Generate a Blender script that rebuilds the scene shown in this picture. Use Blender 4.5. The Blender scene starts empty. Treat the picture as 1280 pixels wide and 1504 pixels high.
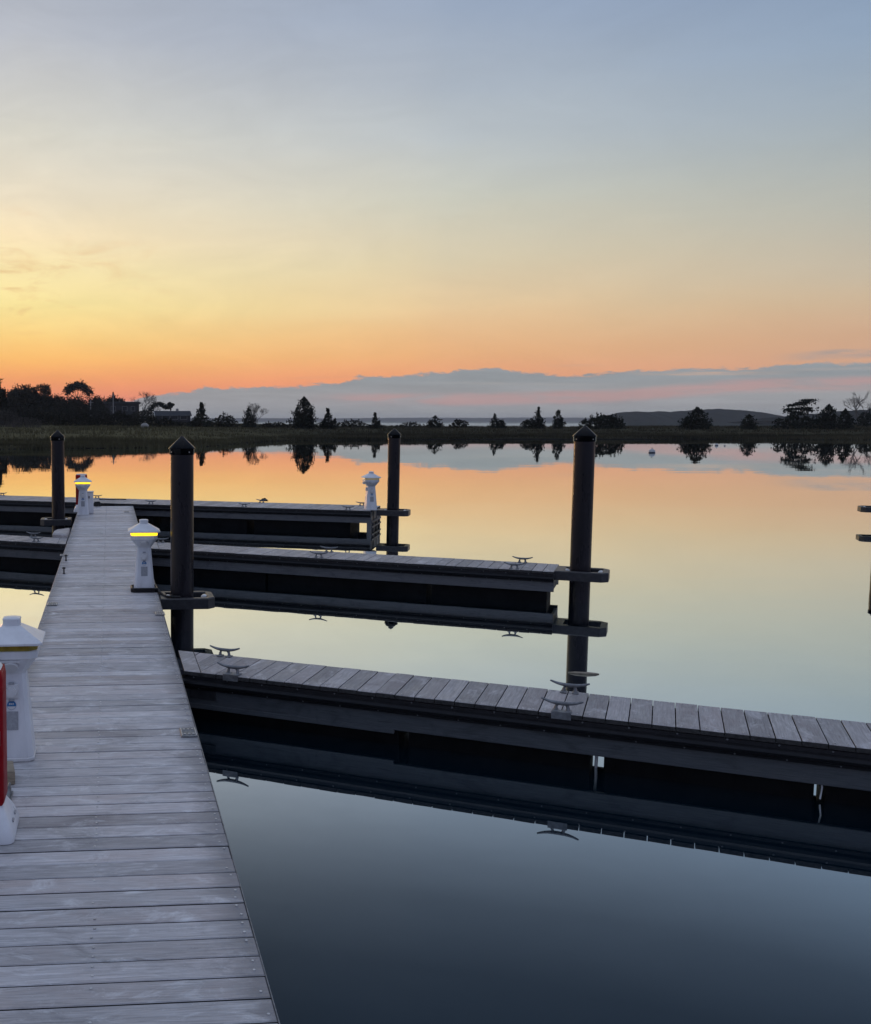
import bpy, bmesh, math, random
from math import sin, cos, tan, atan, radians as R, pi
from mathutils import Vector, Matrix, noise

SC = bpy.context.scene
COL = SC.collection
RND = random.Random(7)

# ------------------------------------------------------------------ camera model
F, CX, CY, H = 1504.0, 277.5, 752.0, 2.644      # focal length in photo pixels, principal point, eye height
TH = atan(135 / 1504.0)                          # pitch below the horizon
DECK = .444                                      # deck height above the water


def P(x, y, z=DECK):
    """point of the horizontal plane z that photo pixel (x, y) looks at"""
    a, b = (x - CX) / F, (CY - y) / F
    d = Vector((a, cos(TH) + b * sin(TH), -sin(TH) + b * cos(TH)))
    return Vector((0, 0, H)) + d * ((z - H) / d.z)


def at(x, y, D):
    """point at distance D (along +Y) on the ray of pixel (x, y)"""
    a, b = (x - CX) / F, (CY - y) / F
    d = Vector((a, cos(TH) + b * sin(TH), -sin(TH) + b * cos(TH)))
    return Vector((0, 0, H)) + d * (D / d.y)


cam = bpy.data.cameras.new('camera')
cam.sensor_fit = 'HORIZONTAL'
cam.sensor_width = 36
cam.lens = 36 * F / 1280
cam.shift_x = (640 - CX) / 1280
cam.clip_start = .1
cam.clip_end = 40000
camo = bpy.data.objects.new('camera', cam)
camo.location = (0, 0, H)
camo.rotation_euler = (pi / 2 - TH, 0, 0)
COL.objects.link(camo)
SC.camera = camo
SC.view_settings.view_transform = 'Standard'
SC.view_settings.look = 'None'
SC.view_settings.exposure = 0
SC.view_settings.gamma = 1
SC.cycles.use_denoising = True
SC.cycles.max_bounces = 8
SC.cycles.sample_clamp_indirect = 4
SC.cycles.volume_bounces = 0


# ------------------------------------------------------------------ node helpers
def lin(c):
    return tuple(((v / 255) / 12.92 if v / 255 <= .04045 else ((v / 255 + .055) / 1.055) ** 2.4) for v in c) + (1,)


class NT:
    def __init__(self, tree):
        self.t = tree
        tree.nodes.clear()

    def n(self, typ, **kw):
        nd = self.t.nodes.new(typ)
        for k, v in kw.items():
            setattr(nd, k, v)
        return nd

    def l(self, a, b):
        self.t.links.new(a, b)

    def put(self, sock, v):
        if isinstance(v, bpy.types.NodeSocket):
            self.l(v, sock)
        else:
            sock.default_value = v

    def math(self, op, a, b=0.0, c=None, clamp=False):
        nd = self.n('ShaderNodeMath', operation=op, use_clamp=clamp)
        self.put(nd.inputs[0], a)
        self.put(nd.inputs[1], b)
        if c is not None:
            self.put(nd.inputs[2], c)
        return nd.outputs[0]

    def rng(self, v, a, b, c=0.0, d=1.0, smooth=False):
        nd = self.n('ShaderNodeMapRange')
        nd.interpolation_type = 'SMOOTHSTEP' if smooth else 'LINEAR'
        nd.clamp = True
        self.put(nd.inputs['Value'], v)
        for k, x in zip(('From Min', 'From Max', 'To Min', 'To Max'), (a, b, c, d)):
            self.put(nd.inputs[k], x)
        return nd.outputs['Result']

    def ramp(self, v, stops, interp='LINEAR'):
        nd = self.n('ShaderNodeValToRGB')
        cr = nd.color_ramp
        cr.interpolation = interp
        while len(cr.elements) < len(stops):
            cr.elements.new(.5)
        for e, (p, c) in zip(cr.elements, sorted(stops, key=lambda s: s[0])):
            e.position = p
        for e, (p, c) in zip(cr.elements, sorted(stops, key=lambda s: s[0])):
            e.color = c if len(c) == 4 else tuple(c) + (1,)
        self.put(nd.inputs[0], v)
        return nd.outputs[0]

    def mix(self, f, a, b, blend='MIX'):
        nd = self.n('ShaderNodeMix', data_type='RGBA', blend_type=blend)
        self.put(nd.inputs[0], f)
        self.put(nd.inputs[6], a)
        self.put(nd.inputs[7], b)
        return nd.outputs[2]

    def noise(self, vec, scale, detail=3, rough=.5, dist=0.0, out=0):
        nd = self.n('ShaderNodeTexNoise')
        if vec is not None:
            self.l(vec, nd.inputs['Vector'])
        nd.inputs['Scale'].default_value = scale
        nd.inputs['Detail'].default_value = detail
        nd.inputs['Roughness'].default_value = rough
        nd.inputs['Distortion'].default_value = dist
        return nd.outputs[out]

    def mapped(self, vec, scale=(1, 1, 1), loc=(0, 0, 0), rot=(0, 0, 0)):
        nd = self.n('ShaderNodeMapping')
        self.l(vec, nd.inputs[0])
        nd.inputs['Location'].default_value = loc
        nd.inputs['Rotation'].default_value = rot
        nd.inputs['Scale'].default_value = scale
        return nd.outputs[0]

    def comb(self, x, y, z=0.0):
        nd = self.n('ShaderNodeCombineXYZ')
        for i, v in enumerate((x, y, z)):
            self.put(nd.inputs[i], v)
        return nd.outputs[0]


def new_mat(name):
    m = bpy.data.materials.new(name)
    m.use_nodes = True
    t = NT(m.node_tree)
    out = t.n('ShaderNodeOutputMaterial')
    return m, t, out


def principled(t, out, **kw):
    b = t.n('ShaderNodeBsdfPrincipled')
    for k, v in kw.items():
        t.put(b.inputs[k], v)
    t.l(b.outputs[0], out.inputs[0])
    return b


def simple(name, color, rough=.5, metal=0.0, var=.15, scale=6.0, bump=0.0, spec=.5, stretch=(1, 1, 1)):
    """one real-world colour with worn, uneven tone and gloss"""
    m, t, out = new_mat(name)
    tc = t.n('ShaderNodeTexCoord').outputs['Object']
    v = t.mapped(tc, stretch)
    n1 = t.noise(v, scale, 5, .6)
    lo = tuple(c * (1 - var) for c in color) + (1,)
    hi = tuple(min(1, c * (1 + var)) for c in color) + (1,)
    col = t.ramp(n1, [(.3, lo), (.7, hi)])
    rg = t.rng(t.noise(v, scale * 2.3, 4), .3, .7, max(.03, rough - .09), min(1, rough + .09))
    b = principled(t, out, **{'Base Color': col, 'Roughness': rg, 'Metallic': metal})
    b.inputs['Specular IOR Level'].default_value = spec
    if bump:
        bm_ = t.n('ShaderNodeBump')
        bm_.inputs['Strength'].default_value = .6
        bm_.inputs['Distance'].default_value = bump
        t.l(t.noise(v, scale * 4, 5), bm_.inputs['Height'])
        t.l(bm_.outputs[0], b.inputs['Normal'])
    return m


# ------------------------------------------------------------------ materials
def wood_mat(name, axis, dark, light, warm, blooms=.6, spec=.5, ends=None):
    """weathered boards: grain runs along local axis, each board has its own tone; ends = local x of board ends that weather darker"""
    m, t, out = new_mat(name)
    tc = t.n('ShaderNodeTexCoord').outputs['Object']
    tone = t.n('ShaderNodeAttribute', attribute_name='tone').outputs['Fac']
    off = t.comb(t.math('MULTIPLY', tone, 37.0), t.math('MULTIPLY', tone, 91.0), 0.0)
    va = t.n('ShaderNodeVectorMath', operation='ADD')
    t.l(tc, va.inputs[0])
    t.l(off, va.inputs[1])
    v = va.outputs[0]
    ax = (lambda a, b: (a, b, b)) if axis == 'x' else (lambda a, b: (b, a, b))
    grain = t.noise(t.mapped(v, ax(1.4, 24)), 3.0, 6, .65, .7)
    fine = t.noise(t.mapped(v, ax(4, 130)), 2.0, 3, .6)
    patch = t.noise(t.mapped(v, ax(1.0, 2.4)), 1.7, 7, .68, 1.0)
    patch2 = t.noise(t.mapped(v, ax(1.0, 2.0), loc=(7, 3, 0)), 3.4, 7, .7, .6)
    base = t.ramp(grain, [(.27, dark), (.5, tuple((a + b) / 2 for a, b in zip(dark, light))), (.73, light)])
    hue = t.math('FRACT', t.math('MULTIPLY', tone, 7.31))                       # some boards stay browner
    base = t.mix(t.math('MULTIPLY', t.rng(patch, .36, .66), t.rng(hue, .2, 1, .25, .95)), base, warm + (1,))
    sc = t.n('ShaderNodeVectorMath', operation='SCALE')
    t.l(base, sc.inputs[0])
    t.l(t.math('MULTIPLY', t.rng(tone, 0, 1, .76, 1.2), t.rng(fine, .3, .7, .82, 1.12)), sc.inputs['Scale'])
    low = tuple(c * .42 for c in dark) + (1,)
    pale = tuple(min(.8, c * 1.3) for c in light) + (1,)
    # damp, dirty blotches, pale salt bloom, short dark checks and light flecks
    blot = t.rng(t.noise(t.mapped(tc, ax(.8, 1.3)), 2.3, 8, .72, 1.4), .53, .70)
    col = t.mix(t.math('MULTIPLY', blot, .5), sc.outputs[0], low)
    col = t.mix(t.math('MULTIPLY', t.rng(patch2, .54, .72), blooms), col, pale)
    chk = t.rng(t.noise(t.mapped(v, ax(2.2, 40), loc=(3, 9, 0)), 2.2, 2, .5), .70, .76)
    col = t.mix(t.math('MULTIPLY', chk, .7), col, low)
    flk = t.rng(t.noise(t.mapped(v, ax(9, 22)), 5.0, 3, .6), .68, .74)
    col = t.mix(t.math('MULTIPLY', flk, blooms * .8), col, pale)
    if ends:
        sx = t.n('ShaderNodeSeparateXYZ')
        t.l(tc, sx.inputs[0])
        wobble = t.math('MULTIPLY', t.math('SUBTRACT', patch2, .5), .34)
        d0 = t.math('ADD', t.math('SUBTRACT', ends[1], sx.outputs[0]), wobble)
        d1 = t.math('ADD', t.math('SUBTRACT', sx.outputs[0], ends[0]), wobble)
        ed = t.rng(t.math('MINIMUM', d0, d1), .02, .17, .72, 0)
        col = t.mix(ed, col, tuple(c * .62 for c in dark) + (1,))
    rg = t.rng(patch, .3, .7, .42, .7)
    b = principled(t, out, **{'Base Color': col, 'Roughness': rg})
    b.inputs['Specular IOR Level'].default_value = spec
    bp = t.n('ShaderNodeBump')
    bp.inputs['Strength'].default_value = .6
    bp.inputs['Distance'].default_value = .004
    t.l(t.math('ADD', grain, t.math('MULTIPLY', fine, .7)), bp.inputs['Height'])
    t.l(bp.outputs[0], b.inputs['Normal'])
    return m


M = {}
M['deck_main'] = wood_mat('weathered_walkway_wood', 'x', (.315, .31, .318), (.715, .705, .715), (.50, .425, .395), .85, .5, (-1.373, 0))
M['deck_x'] = wood_mat('weathered_deck_wood', 'x', (.225, .215, .212), (.50, .48, .475), (.36, .31, .295), .85)
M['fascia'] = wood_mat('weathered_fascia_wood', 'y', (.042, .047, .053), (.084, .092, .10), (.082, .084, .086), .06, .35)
M['board_sides'] = simple('dark_board_sides', (.05, .048, .047), .85, var=.4, scale=30, spec=.15)
M['fascia_pale'] = wood_mat('lit_fascia_wood', 'y', (.075, .077, .082), (.15, .153, .162), (.14, .136, .136), .12, .35)  # same fascia wood; light difference between near and farther docks put into colour
M['rubber'] = simple('black_rubber', (.009, .009, .011), .45, var=.3, scale=9, spec=.28)
M['float'] = simple('black_float_plastic', (.004, .004, .0045), .7, var=.4, scale=5, spec=.15)
M['screw'] = simple('stainless_screw', (.62, .62, .62), .38, .8, var=.3, scale=3)
M['bolt'] = simple('dull_bolt', (.16, .16, .165), .5, .5, var=.4, scale=30)
M['galv'] = simple('galvanised_steel', (.20, .207, .215), .5, .6, var=.35, scale=22, bump=.0006)
M['darkmetal'] = simple('dark_coated_metal', (.035, .035, .038), .42, .2, var=.35, scale=14)
M['pile'] = simple('black_pile_sleeve', (.0165, .015, .019), .3, var=.35, scale=3.0, spec=.24, stretch=(1, 1, .25))
M['cap'] = simple('black_pile_cap', (.004, .004, .005), .11, var=.2, scale=6, spec=.16)
M['white'] = simple('white_gelcoat', (.72, .73, .75), .34, var=.11, scale=7, stretch=(1, 1, .3))
M['offwhite'] = simple('off_white_plastic', (.66, .66, .66), .42, var=.1, scale=7)
M['grey'] = simple('grey_label', (.34, .35, .37), .5, var=.2, scale=60)
M['blue'] = simple('blue_sticker', (.03, .16, .36), .4, var=.2, scale=40)
M['red'] = simple('red_cabinet_plastic', (.30, .003, .008), .55, spec=.2, var=.15, scale=6)
M['dkred'] = simple('dark_red_paint', (.22, .01, .01), .4, var=.15, scale=6)
M['roller'] = simple('white_roller', (.8, .8, .78), .3, var=.1, scale=20)
M['rope'] = simple('black_rope', (.012, .012, .012), .8, var=.4, scale=60)
M['block'] = simple('bare_timber', (.30, .25, .18), .7, var=.35, scale=18, stretch=(1, 6, 6))
M['bark'] = simple('dark_bark', (.045, .038, .033), .9, var=.4, scale=3)
M['bark_pale'] = simple('pale_grey_bark', (.10, .09, .085), .9, var=.3, scale=3)
M['leaf_c'] = simple('cedar_foliage', (.014, .018, .012), .85, var=.45, scale=.9, spec=.12)
M['leaf_p'] = simple('pine_foliage', (.013, .018, .014), .85, var=.45, scale=.9, spec=.12)
M['leaf_b'] = simple('scrub_foliage', (.020, .020, .014), .9, var=.45, scale=.9, spec=.08)
M['reed'] = simple('grey_reed', (.075, .067, .06), .95, var=.35, scale=.8, spec=.05)
# marsh_grass is set up below
M['post'] = simple('grey_weathered_pole', (.24, .235, .23), .9, var=.2, scale=3)
M['frame'] = simple('dull_window_frame', (.16, .16, .16), .7, var=.15, scale=3)
M['shingle'] = simple('grey_cedar_shingle', (.040, .040, .044), .9, var=.25, scale=4, stretch=(1, 1, 5), spec=.1)
M['roof'] = simple('grey_roof', (.042, .044, .05), .9, var=.2, scale=3, spec=.1)
M['trim'] = simple('white_trim', (.42, .42, .42), .6, var=.1, scale=4)
M['glass'] = simple('dark_window_glass', (.02, .022, .026), .08, var=.2, scale=2)
M['stone'] = simple('pale_boulder', (.30, .29, .27), .85, var=.3, scale=1.4, bump=.03)
M['buoy'] = simple('white_buoy', (.42, .42, .42), .4, var=.1, scale=9)
M['buoydark'] = simple('dark_buoy_band', (.03, .035, .06), .5, var=.3, scale=9)
M['forest'] = simple('far_forest', (.016, .021, .021), 1.0, var=.4, scale=.035, spec=0.0)


def lamp_mat(name, col, strength):
    m, t, out = new_mat(name)
    tc = t.n('ShaderNodeTexCoord').outputs['Object']
    sx = t.n('ShaderNodeSeparateXYZ')
    t.l(tc, sx.inputs[0])
    b = principled(t, out, **{'Base Color': col, 'Roughness': .25})
    b.inputs['Emission Color'].default_value = col
    t.put(b.inputs['Emission Strength'], t.rng(t.noise(tc, 14, 3), .3, .7, strength * .8, strength * 1.1))
    return m


M['lens_on'] = lamp_mat('lit_amber_lens', (1.0, .60, .015, 1), 1.9)
M['lens_off'] = simple('unlit_amber_lens', (.26, .20, .03), .18, var=.35, scale=16)
M['lens_dim'] = lamp_mat('barely_lit_lens', (.75, .6, .3, 1), .12)


def water_mat():
    m, t, out = new_mat('calm_water')
    tc = t.n('ShaderNodeTexCoord').outputs['Object']
    geo = t.n('ShaderNodeNewGeometry')
    b1 = t.n('ShaderNodeBump')
    b1.inputs['Strength'].default_value = 1
    b1.inputs['Distance'].default_value = .0017
    n1 = t.noise(t.mapped(tc, (.55, 1.0, 1), rot=(0, 0, R(12))), 1.1, 3, .5)
    n2 = t.noise(t.mapped(tc, (.25, .6, 1), rot=(0, 0, R(-20))), .35, 2, .5)
    calm = t.rng(t.noise(t.mapped(tc, (.03, .09, 1)), 1.0, 3, .5), .42, .62, .25, 1.0)
    hgt = t.math('MULTIPLY', t.math('ADD', n1, t.math('MULTIPLY', n2, 2.0)), calm)
    t.l(hgt, b1.inputs['Height'])
    lw = t.n('ShaderNodeLayerWeight')
    lw.inputs['Blend'].default_value = .5
    t.l(b1.outputs[0], lw.inputs['Normal'])
    c = t.math('SUBTRACT', 1.0, lw.outputs['Facing'])          # cosine of the angle of incidence
    g = lambda v: (v, v, v, 1)
    fac = t.ramp(c, [(0, g(.99)), (.12, g(.95)), (.25, g(.82)), (.33, g(.62)), (.37, g(.44)), (.395, g(.32)), (.424, g(.205)), (.476, g(.105)), (.525, g(.072)), (.7, g(.05)), (1, g(.025))])
    gl = t.n('ShaderNodeBsdfGlossy')
    gl.inputs['Roughness'].default_value = .012
    gl.inputs['Color'].default_value = (.95, 1, .985, 1)
    t.l(b1.outputs[0], gl.inputs['Normal'])
    df = t.n('ShaderNodeBsdfDiffuse')
    df.inputs['Color'].default_value = (.003, .013, .023, 1)
    mx = t.n('ShaderNodeMixShader')
    t.l(fac, mx.inputs[0])
    t.l(df.outputs[0], mx.inputs[1])
    t.l(gl.outputs[0], mx.inputs[2])
    t.l(mx.outputs[0], out.inputs[0])
    return m


M['water'] = water_mat()


def grass_mat():
    m, t, out = new_mat('marsh_grass')
    tc = t.n('ShaderNodeTexCoord').outputs['Object']
    sx = t.n('ShaderNodeSeparateXYZ')
    t.l(tc, sx.inputs[0])
    n1 = t.noise(t.mapped(tc, (.03, .09, 1)), 1.0, 5, .6, .5)
    col = t.ramp(n1, [(.3, (.026, .025, .017, 1)), (.48, (.058, .052, .033, 1)), (.68, (.095, .083, .052, 1))])
    olive = t.math('MULTIPLY', t.rng(sx.outputs['X'], 22, -4), t.rng(n1, .3, .6, .3, 1))
    col = t.mix(olive, col, (.115, .102, .054, 1))
    b = principled(t, out, **{'Base Color': col, 'Roughness': 1.0})
    b.inputs['Specular IOR Level'].default_value = 0
    return m


M['grass'] = grass_mat()


def ground_mat():
    m, t, out = new_mat('marsh_soil')
    tc = t.n('ShaderNodeTexCoord').outputs['Object']
    sx = t.n('ShaderNodeSeparateXYZ')
    t.l(tc, sx.inputs[0])
    n1 = t.noise(t.mapped(tc, (.02, .07, 1)), 1.0, 5, .6, .5)
    n2 = t.noise(tc, .9, 4, .6)
    col = t.ramp(n1, [(.3, (.030, .031, .021, 1)), (.5, (.060, .055, .036, 1)), (.68, (.098, .088, .055, 1))])
    col = t.mix(t.rng(n2, .35, .7, 0, .5), col, (.026, .026, .018, 1))
    olive = t.math('MULTIPLY', t.rng(sx.outputs['X'], 22, -4), t.rng(n1, .3, .6, .3, 1))
    col = t.mix(olive, col, (.13, .114, .062, 1))
    mud = t.rng(sx.outputs['Z'], .02, .35, 1, 0)
    col = t.mix(mud, col, (.014, .013, .012, 1))
    sand = t.math('MULTIPLY', t.rng(sx.outputs['Z'], 1.32, 1.6), t.rng(n1, .35, .6))
    col = t.mix(t.math('MULTIPLY', sand, .45), col, (.095, .085, .072, 1))
    b = principled(t, out, **{'Base Color': col, 'Roughness': 1.0})
    b.inputs['Specular IOR Level'].default_value = 0
    return m


M['ground'] = ground_mat()


# ------------------------------------------------------------------ mesh builder
class MB:
    def __init__(self):
        self.v, self.f, self.m, self.tn, self.sm = [], [], [], [], []

    def add(self, vs, fs, mat=0, tone=.5, smooth=False):
        o = len(self.v)
        self.v += [tuple(p) for p in vs]
        for f in fs:
            self.f.append([i + o for i in f])
            self.m.append(mat)
            self.tn.append(tone)
            self.sm.append(smooth)

    def box(self, a, b, mat=0, tone=.5, bev=0.0):
        (x0, y0, z0), (x1, y1, z1) = a, b
        if not bev:
            vs = [(x, y, z) for z in (z0, z1) for x, y in ((x0, y0), (x1, y0), (x1, y1), (x0, y1))]
            self.add(vs, [(3, 2, 1, 0), (4, 5, 6, 7), (0, 1, 5, 4), (1, 2, 6, 5), (2, 3, 7, 6), (3, 0, 4, 7)], mat, tone)
        else:
            r = lambda x, y, e: [(x0 + e, y0 + e), (x1 - e, y0 + e), (x1 - e, y1 - e), (x0 + e, y1 - e)]
            self.loft([[(x, y, z0) for x, y in r(0, 0, bev)], [(x, y, z0 + bev) for x, y in r(0, 0, 0)],
                       [(x, y, z1 - bev) for x, y in r(0, 0, 0)], [(x, y, z1) for x, y in r(0, 0, bev)]], mat, tone)

    def loft(self, rings, mat=0, tone=.5, smooth=False, caps=True):
        n = len(rings[0])
        vs = [p for r in rings for p in r]
        fs = []
        for k in range(len(rings) - 1):
            for i in range(n):
                j = (i + 1) % n
                fs.append((k * n + i, k * n + j, (k + 1) * n + j, (k + 1) * n + i))
        self.add(vs, fs, mat, tone, smooth)
        if caps:
            self.add(rings[0], [tuple(range(n - 1, -1, -1))], mat, tone)
            self.add(rings[-1], [tuple(range(n))], mat, tone)

    def tube(self, pts, rad, sides=8, mat=0, tone=.5, smooth=True, caps=True):
        pts = [Vector(p) for p in pts]
        rad = rad if isinstance(rad, (list, tuple)) else [rad] * len(pts)
        rings = []
        for i, p in enumerate(pts):
            d = (pts[min(i + 1, len(pts) - 1)] - pts[max(i - 1, 0)])
            d = d.normalized() if d.length > 1e-9 else Vector((0, 0, 1))
            u = d.cross(Vector((0, 0, 1)) if abs(d.z) < .95 else Vector((1, 0, 0))).normalized()
            w = d.cross(u)
            rings.append([p + (u * cos(2 * pi * k / sides) + w * sin(2 * pi * k / sides)) * rad[i] for k in range(sides)])
        self.loft(rings, mat, tone, smooth, caps)

    def cyl(self, c, r, z0, z1, sides=24, mat=0, smooth=True, bev=0.0):
        ring = lambda rr, z: [(c[0] + rr * cos(2 * pi * k / sides), c[1] + rr * sin(2 * pi * k / sides), z) for k in range(sides)]
        rs = [ring(r, z0), ring(r, z1)] if not bev else [ring(r, z0), ring(r, z1 - bev), ring(r - bev, z1)]
        self.loft(rs, mat, .5, smooth)

    def build(self, name, mats, parent=None, loc=None, rotz=0.0):
        me = bpy.data.meshes.new(name)
        me.from_pydata(self.v, [], self.f)
        for m in (mats if isinstance(mats, (list, tuple)) else [mats]):
            me.materials.append(m)
        me.polygons.foreach_set('material_index', self.m)
        me.polygons.foreach_set('use_smooth', self.sm)
        a = me.attributes.new('tone', 'FLOAT', 'FACE')
        a.data.foreach_set('value', self.tn)
        me.update()
        o = bpy.data.objects.new(name, me)
        COL.objects.link(o)
        if parent:
            o.parent = parent
        if loc is not None:
            o.location = loc
            o.rotation_euler = (0, 0, rotz)
        return o


def thing(name, label, cat, loc=(0, 0, 0), rotz=0.0, group=None):
    o = bpy.data.objects.new(name, None)
    o.empty_display_size = .2
    COL.objects.link(o)
    o.location = loc
    o.rotation_euler = (0, 0, rotz)
    o['label'] = label
    o['category'] = cat
    if group:
        o['group'] = group
    return o


def tag(o, label, cat, group=None):
    o['label'] = label
    o['category'] = cat
    if group:
        o['group'] = group
    return o


def structure(o):
    o['kind'] = 'structure'
    return o


def clone(root, loc, rotz, label, group=None):
    r = root.copy()
    COL.objects.link(r)
    r.location = loc
    r.rotation_euler = (0, 0, rotz)
    r['label'] = label
    if group:
        r['group'] = group
    for ch in list(root.children):
        c = ch.copy()
        COL.objects.link(c)
        c.parent = r
        for g in ch.children:
            d = g.copy()
            COL.objects.link(d)
            d.parent = c
    return r


# ------------------------------------------------------------------ sky, sun, haze
SUN_AZ = -22.0


def build_world():
    w = bpy.data.worlds.new('World')
    SC.world = w
    w.use_nodes = True
    t = NT(w.node_tree)
    out = t.n('ShaderNodeOutputWorld')
    bg = t.n('ShaderNodeBackground')
    t.l(bg.outputs[0], out.inputs[0])
    tc = t.n('ShaderNodeTexCoord').outputs['Generated']
    nm = t.n('ShaderNodeVectorMath', operation='NORMALIZE')
    t.l(tc, nm.inputs[0])
    s = t.n('ShaderNodeSeparateXYZ')
    t.l(nm.outputs[0], s.inputs[0])
    deg = 180 / pi
    el = t.math('MULTIPLY', t.math('ARCSINE', s.outputs[2]), deg)
    az = t.math('MULTIPLY', t.math('ARCTAN2', s.outputs[0], s.outputs[1]), deg)
    # slow, soft unevenness of the high haze
    v2 = t.comb(t.math('MULTIPLY', az, .05), t.math('MULTIPLY', el, .16), 0.0)
    wob = t.math('SUBTRACT', t.noise(v2, 1.0, 4, .55, .6), .5)
    el2 = t.math('ADD', el, t.math('MULTIPLY', wob, t.rng(el, 0, 14, .4, 2.5)))
    e01 = t.math('DIVIDE', t.math('MAXIMUM', el2, 0.0), 90.0)

    def ramp(stops):
        return t.ramp(e01, [(e / 90, lin(c)) for e, c in stops])

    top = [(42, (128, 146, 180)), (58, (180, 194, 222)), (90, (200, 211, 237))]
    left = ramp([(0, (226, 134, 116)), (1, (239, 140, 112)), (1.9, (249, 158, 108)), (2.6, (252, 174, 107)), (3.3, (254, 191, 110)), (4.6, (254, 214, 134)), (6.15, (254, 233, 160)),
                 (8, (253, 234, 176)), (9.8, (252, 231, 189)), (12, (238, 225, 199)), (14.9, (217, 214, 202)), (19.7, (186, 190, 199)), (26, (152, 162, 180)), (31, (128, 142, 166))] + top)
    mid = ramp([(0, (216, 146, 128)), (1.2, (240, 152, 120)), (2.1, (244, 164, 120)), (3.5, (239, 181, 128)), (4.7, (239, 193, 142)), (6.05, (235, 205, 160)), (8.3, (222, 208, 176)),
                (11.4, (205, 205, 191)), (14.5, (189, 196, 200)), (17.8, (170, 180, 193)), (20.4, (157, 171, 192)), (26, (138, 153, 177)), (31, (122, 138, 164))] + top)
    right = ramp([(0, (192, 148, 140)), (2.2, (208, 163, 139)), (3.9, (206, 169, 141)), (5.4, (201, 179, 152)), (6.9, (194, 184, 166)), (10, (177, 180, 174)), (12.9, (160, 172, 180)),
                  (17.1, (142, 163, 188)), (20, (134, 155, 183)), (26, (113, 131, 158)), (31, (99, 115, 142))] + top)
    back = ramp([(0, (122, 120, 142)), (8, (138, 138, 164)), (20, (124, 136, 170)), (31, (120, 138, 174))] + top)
    g = t.math('ABSOLUTE', t.math('SUBTRACT', az, SUN_AZ))
    g = t.math('MINIMUM', g, t.math('SUBTRACT', 360.0, g))
    c = t.mix(t.rng(g, 13, 36), left, mid)
    c = t.mix(t.rng(g, 34, 58), c, right)
    c = t.mix(t.rng(g, 60, 140, smooth=True), c, back)
    # low distant cloud bank: its edges follow azimuth / elevation profiles
    a01 = t.rng(az, -16, 44)

    def profile(pts):
        st = []
        for x, y in pts:
            a = atan((x - CX) / F)
            st.append(((math.degrees(a) + 16) / 60, ((617 - y) / F * 57.3 * cos(a) / 6,) * 3 + (1,)))
        return t.math('MULTIPLY', t.ramp(a01, st), 6.0)

    top = profile([(-16, 600), (120, 600), (200, 586), (238, 579), (285, 574), (300, 566), (330, 570), (400, 568.5), (500, 562), (520, 554), (600, 549), (660, 544.5), (715, 540),
                   (760, 544.5), (820, 550), (860, 552), (890, 548), (940, 543), (1000, 541.5), (1094, 540.5), (1150, 534.5), (1220, 532), (1290, 531)])
    vv = t.comb(t.math('MULTIPLY', az, .7), t.math('MULTIPLY', el, 2.4), 0.0)
    nz = t.math('SUBTRACT', t.noise(vv, 1.1, 8, .68, .6), .5)
    v3 = t.comb(t.math('MULTIPLY', az, 2.6), t.math('MULTIPLY', el, 7.0), 4.0)
    nz2 = t.math('SUBTRACT', t.noise(v3, 1.0, 5, .65, .4), .5)
    top = t.math('ADD', top, t.math('ADD', t.math('MULTIPLY', nz, .75), t.math('MULTIPLY', nz2, .28)))
    mask = t.rng(t.math('SUBTRACT', top, el), -.03, .14, smooth=True)

    def streak(pts, half, x0, x1, wob_amp, thr):
        """a thin band along a profile, broken up by stretched noise and faded outside the azimuths of x0..x1"""
        c0 = t.math('ADD', profile(pts), t.math('MULTIPLY', nz, wob_amp))
        d_ = t.math('ABSOLUTE', t.math('SUBTRACT', el, c0))
        b_ = t.rng(d_, half, half * .25, smooth=True)
        az0, az1 = (math.degrees(atan((x - CX) / F)) for x in (x0, x1))
        b_ = t.math('MULTIPLY', b_, t.rng(az, az0 - 1.5, az0 + 3, smooth=True))
        b_ = t.math('MULTIPLY', b_, t.rng(az, az1 + 2, az1 - 3, smooth=True))
        sv_ = t.comb(t.math('MULTIPLY', az, .22), t.math('MULTIPLY', el, 1.5), thr * 9)
        return t.math('MULTIPLY', b_, t.rng(t.noise(sv_, 1.0, 4, .6, .3), .32, .56, .15, 1, smooth=True))

    ccol = t.ramp(t.math('DIVIDE', t.math('MAXIMUM', el, 0.0), 4.0),
                  [(0, lin((160, 165, 168))), (.2, lin((160, 163, 167))), (.36, lin((156, 159, 162))), (.55, lin((147, 155, 160))), (.9, lin((148, 155, 162)))])
    sh = t.n('ShaderNodeVectorMath', operation='SCALE')                 # soft layers inside the bank
    t.l(ccol, sh.inputs[0])
    v4 = t.comb(t.math('MULTIPLY', az, .16), t.math('MULTIPLY', el, 2.0), 11.0)
    t.l(t.rng(t.noise(v4, 1.0, 6, .6, .5), .3, .7, .90, 1.09), sh.inputs['Scale'])
    ccol = sh.outputs[0]
    ccol = t.mix(t.math('MULTIPLY', streak([(430, 587), (700, 587), (900, 582), (1090, 567), (1290, 563)], .46, 470, 1400, .25, .5), .6), ccol, lin((198, 152, 148)))
    ccol = t.mix(t.math('MULTIPLY', streak([(860, 549.5), (1115, 549)], .13, 925, 1120, .12, .8), .75), ccol, lin((206, 172, 150)))
    ccol = t.mix(t.math('MULTIPLY', streak([(1100, 545), (1290, 541)], .10, 1130, 1400, .12, 1.1), .5), ccol, lin((176, 170, 168)))
    ccol = t.mix(t.math('MULTIPLY', streak([(600, 562), (900, 566)], .10, 640, 880, .2, 1.4), .4), ccol, lin((170, 168, 166)))
    hi_st = streak([(1150, 526), (1215, 521.5), (1290, 519)], .30, 1165, 1500, .12, 1.7)
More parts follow.
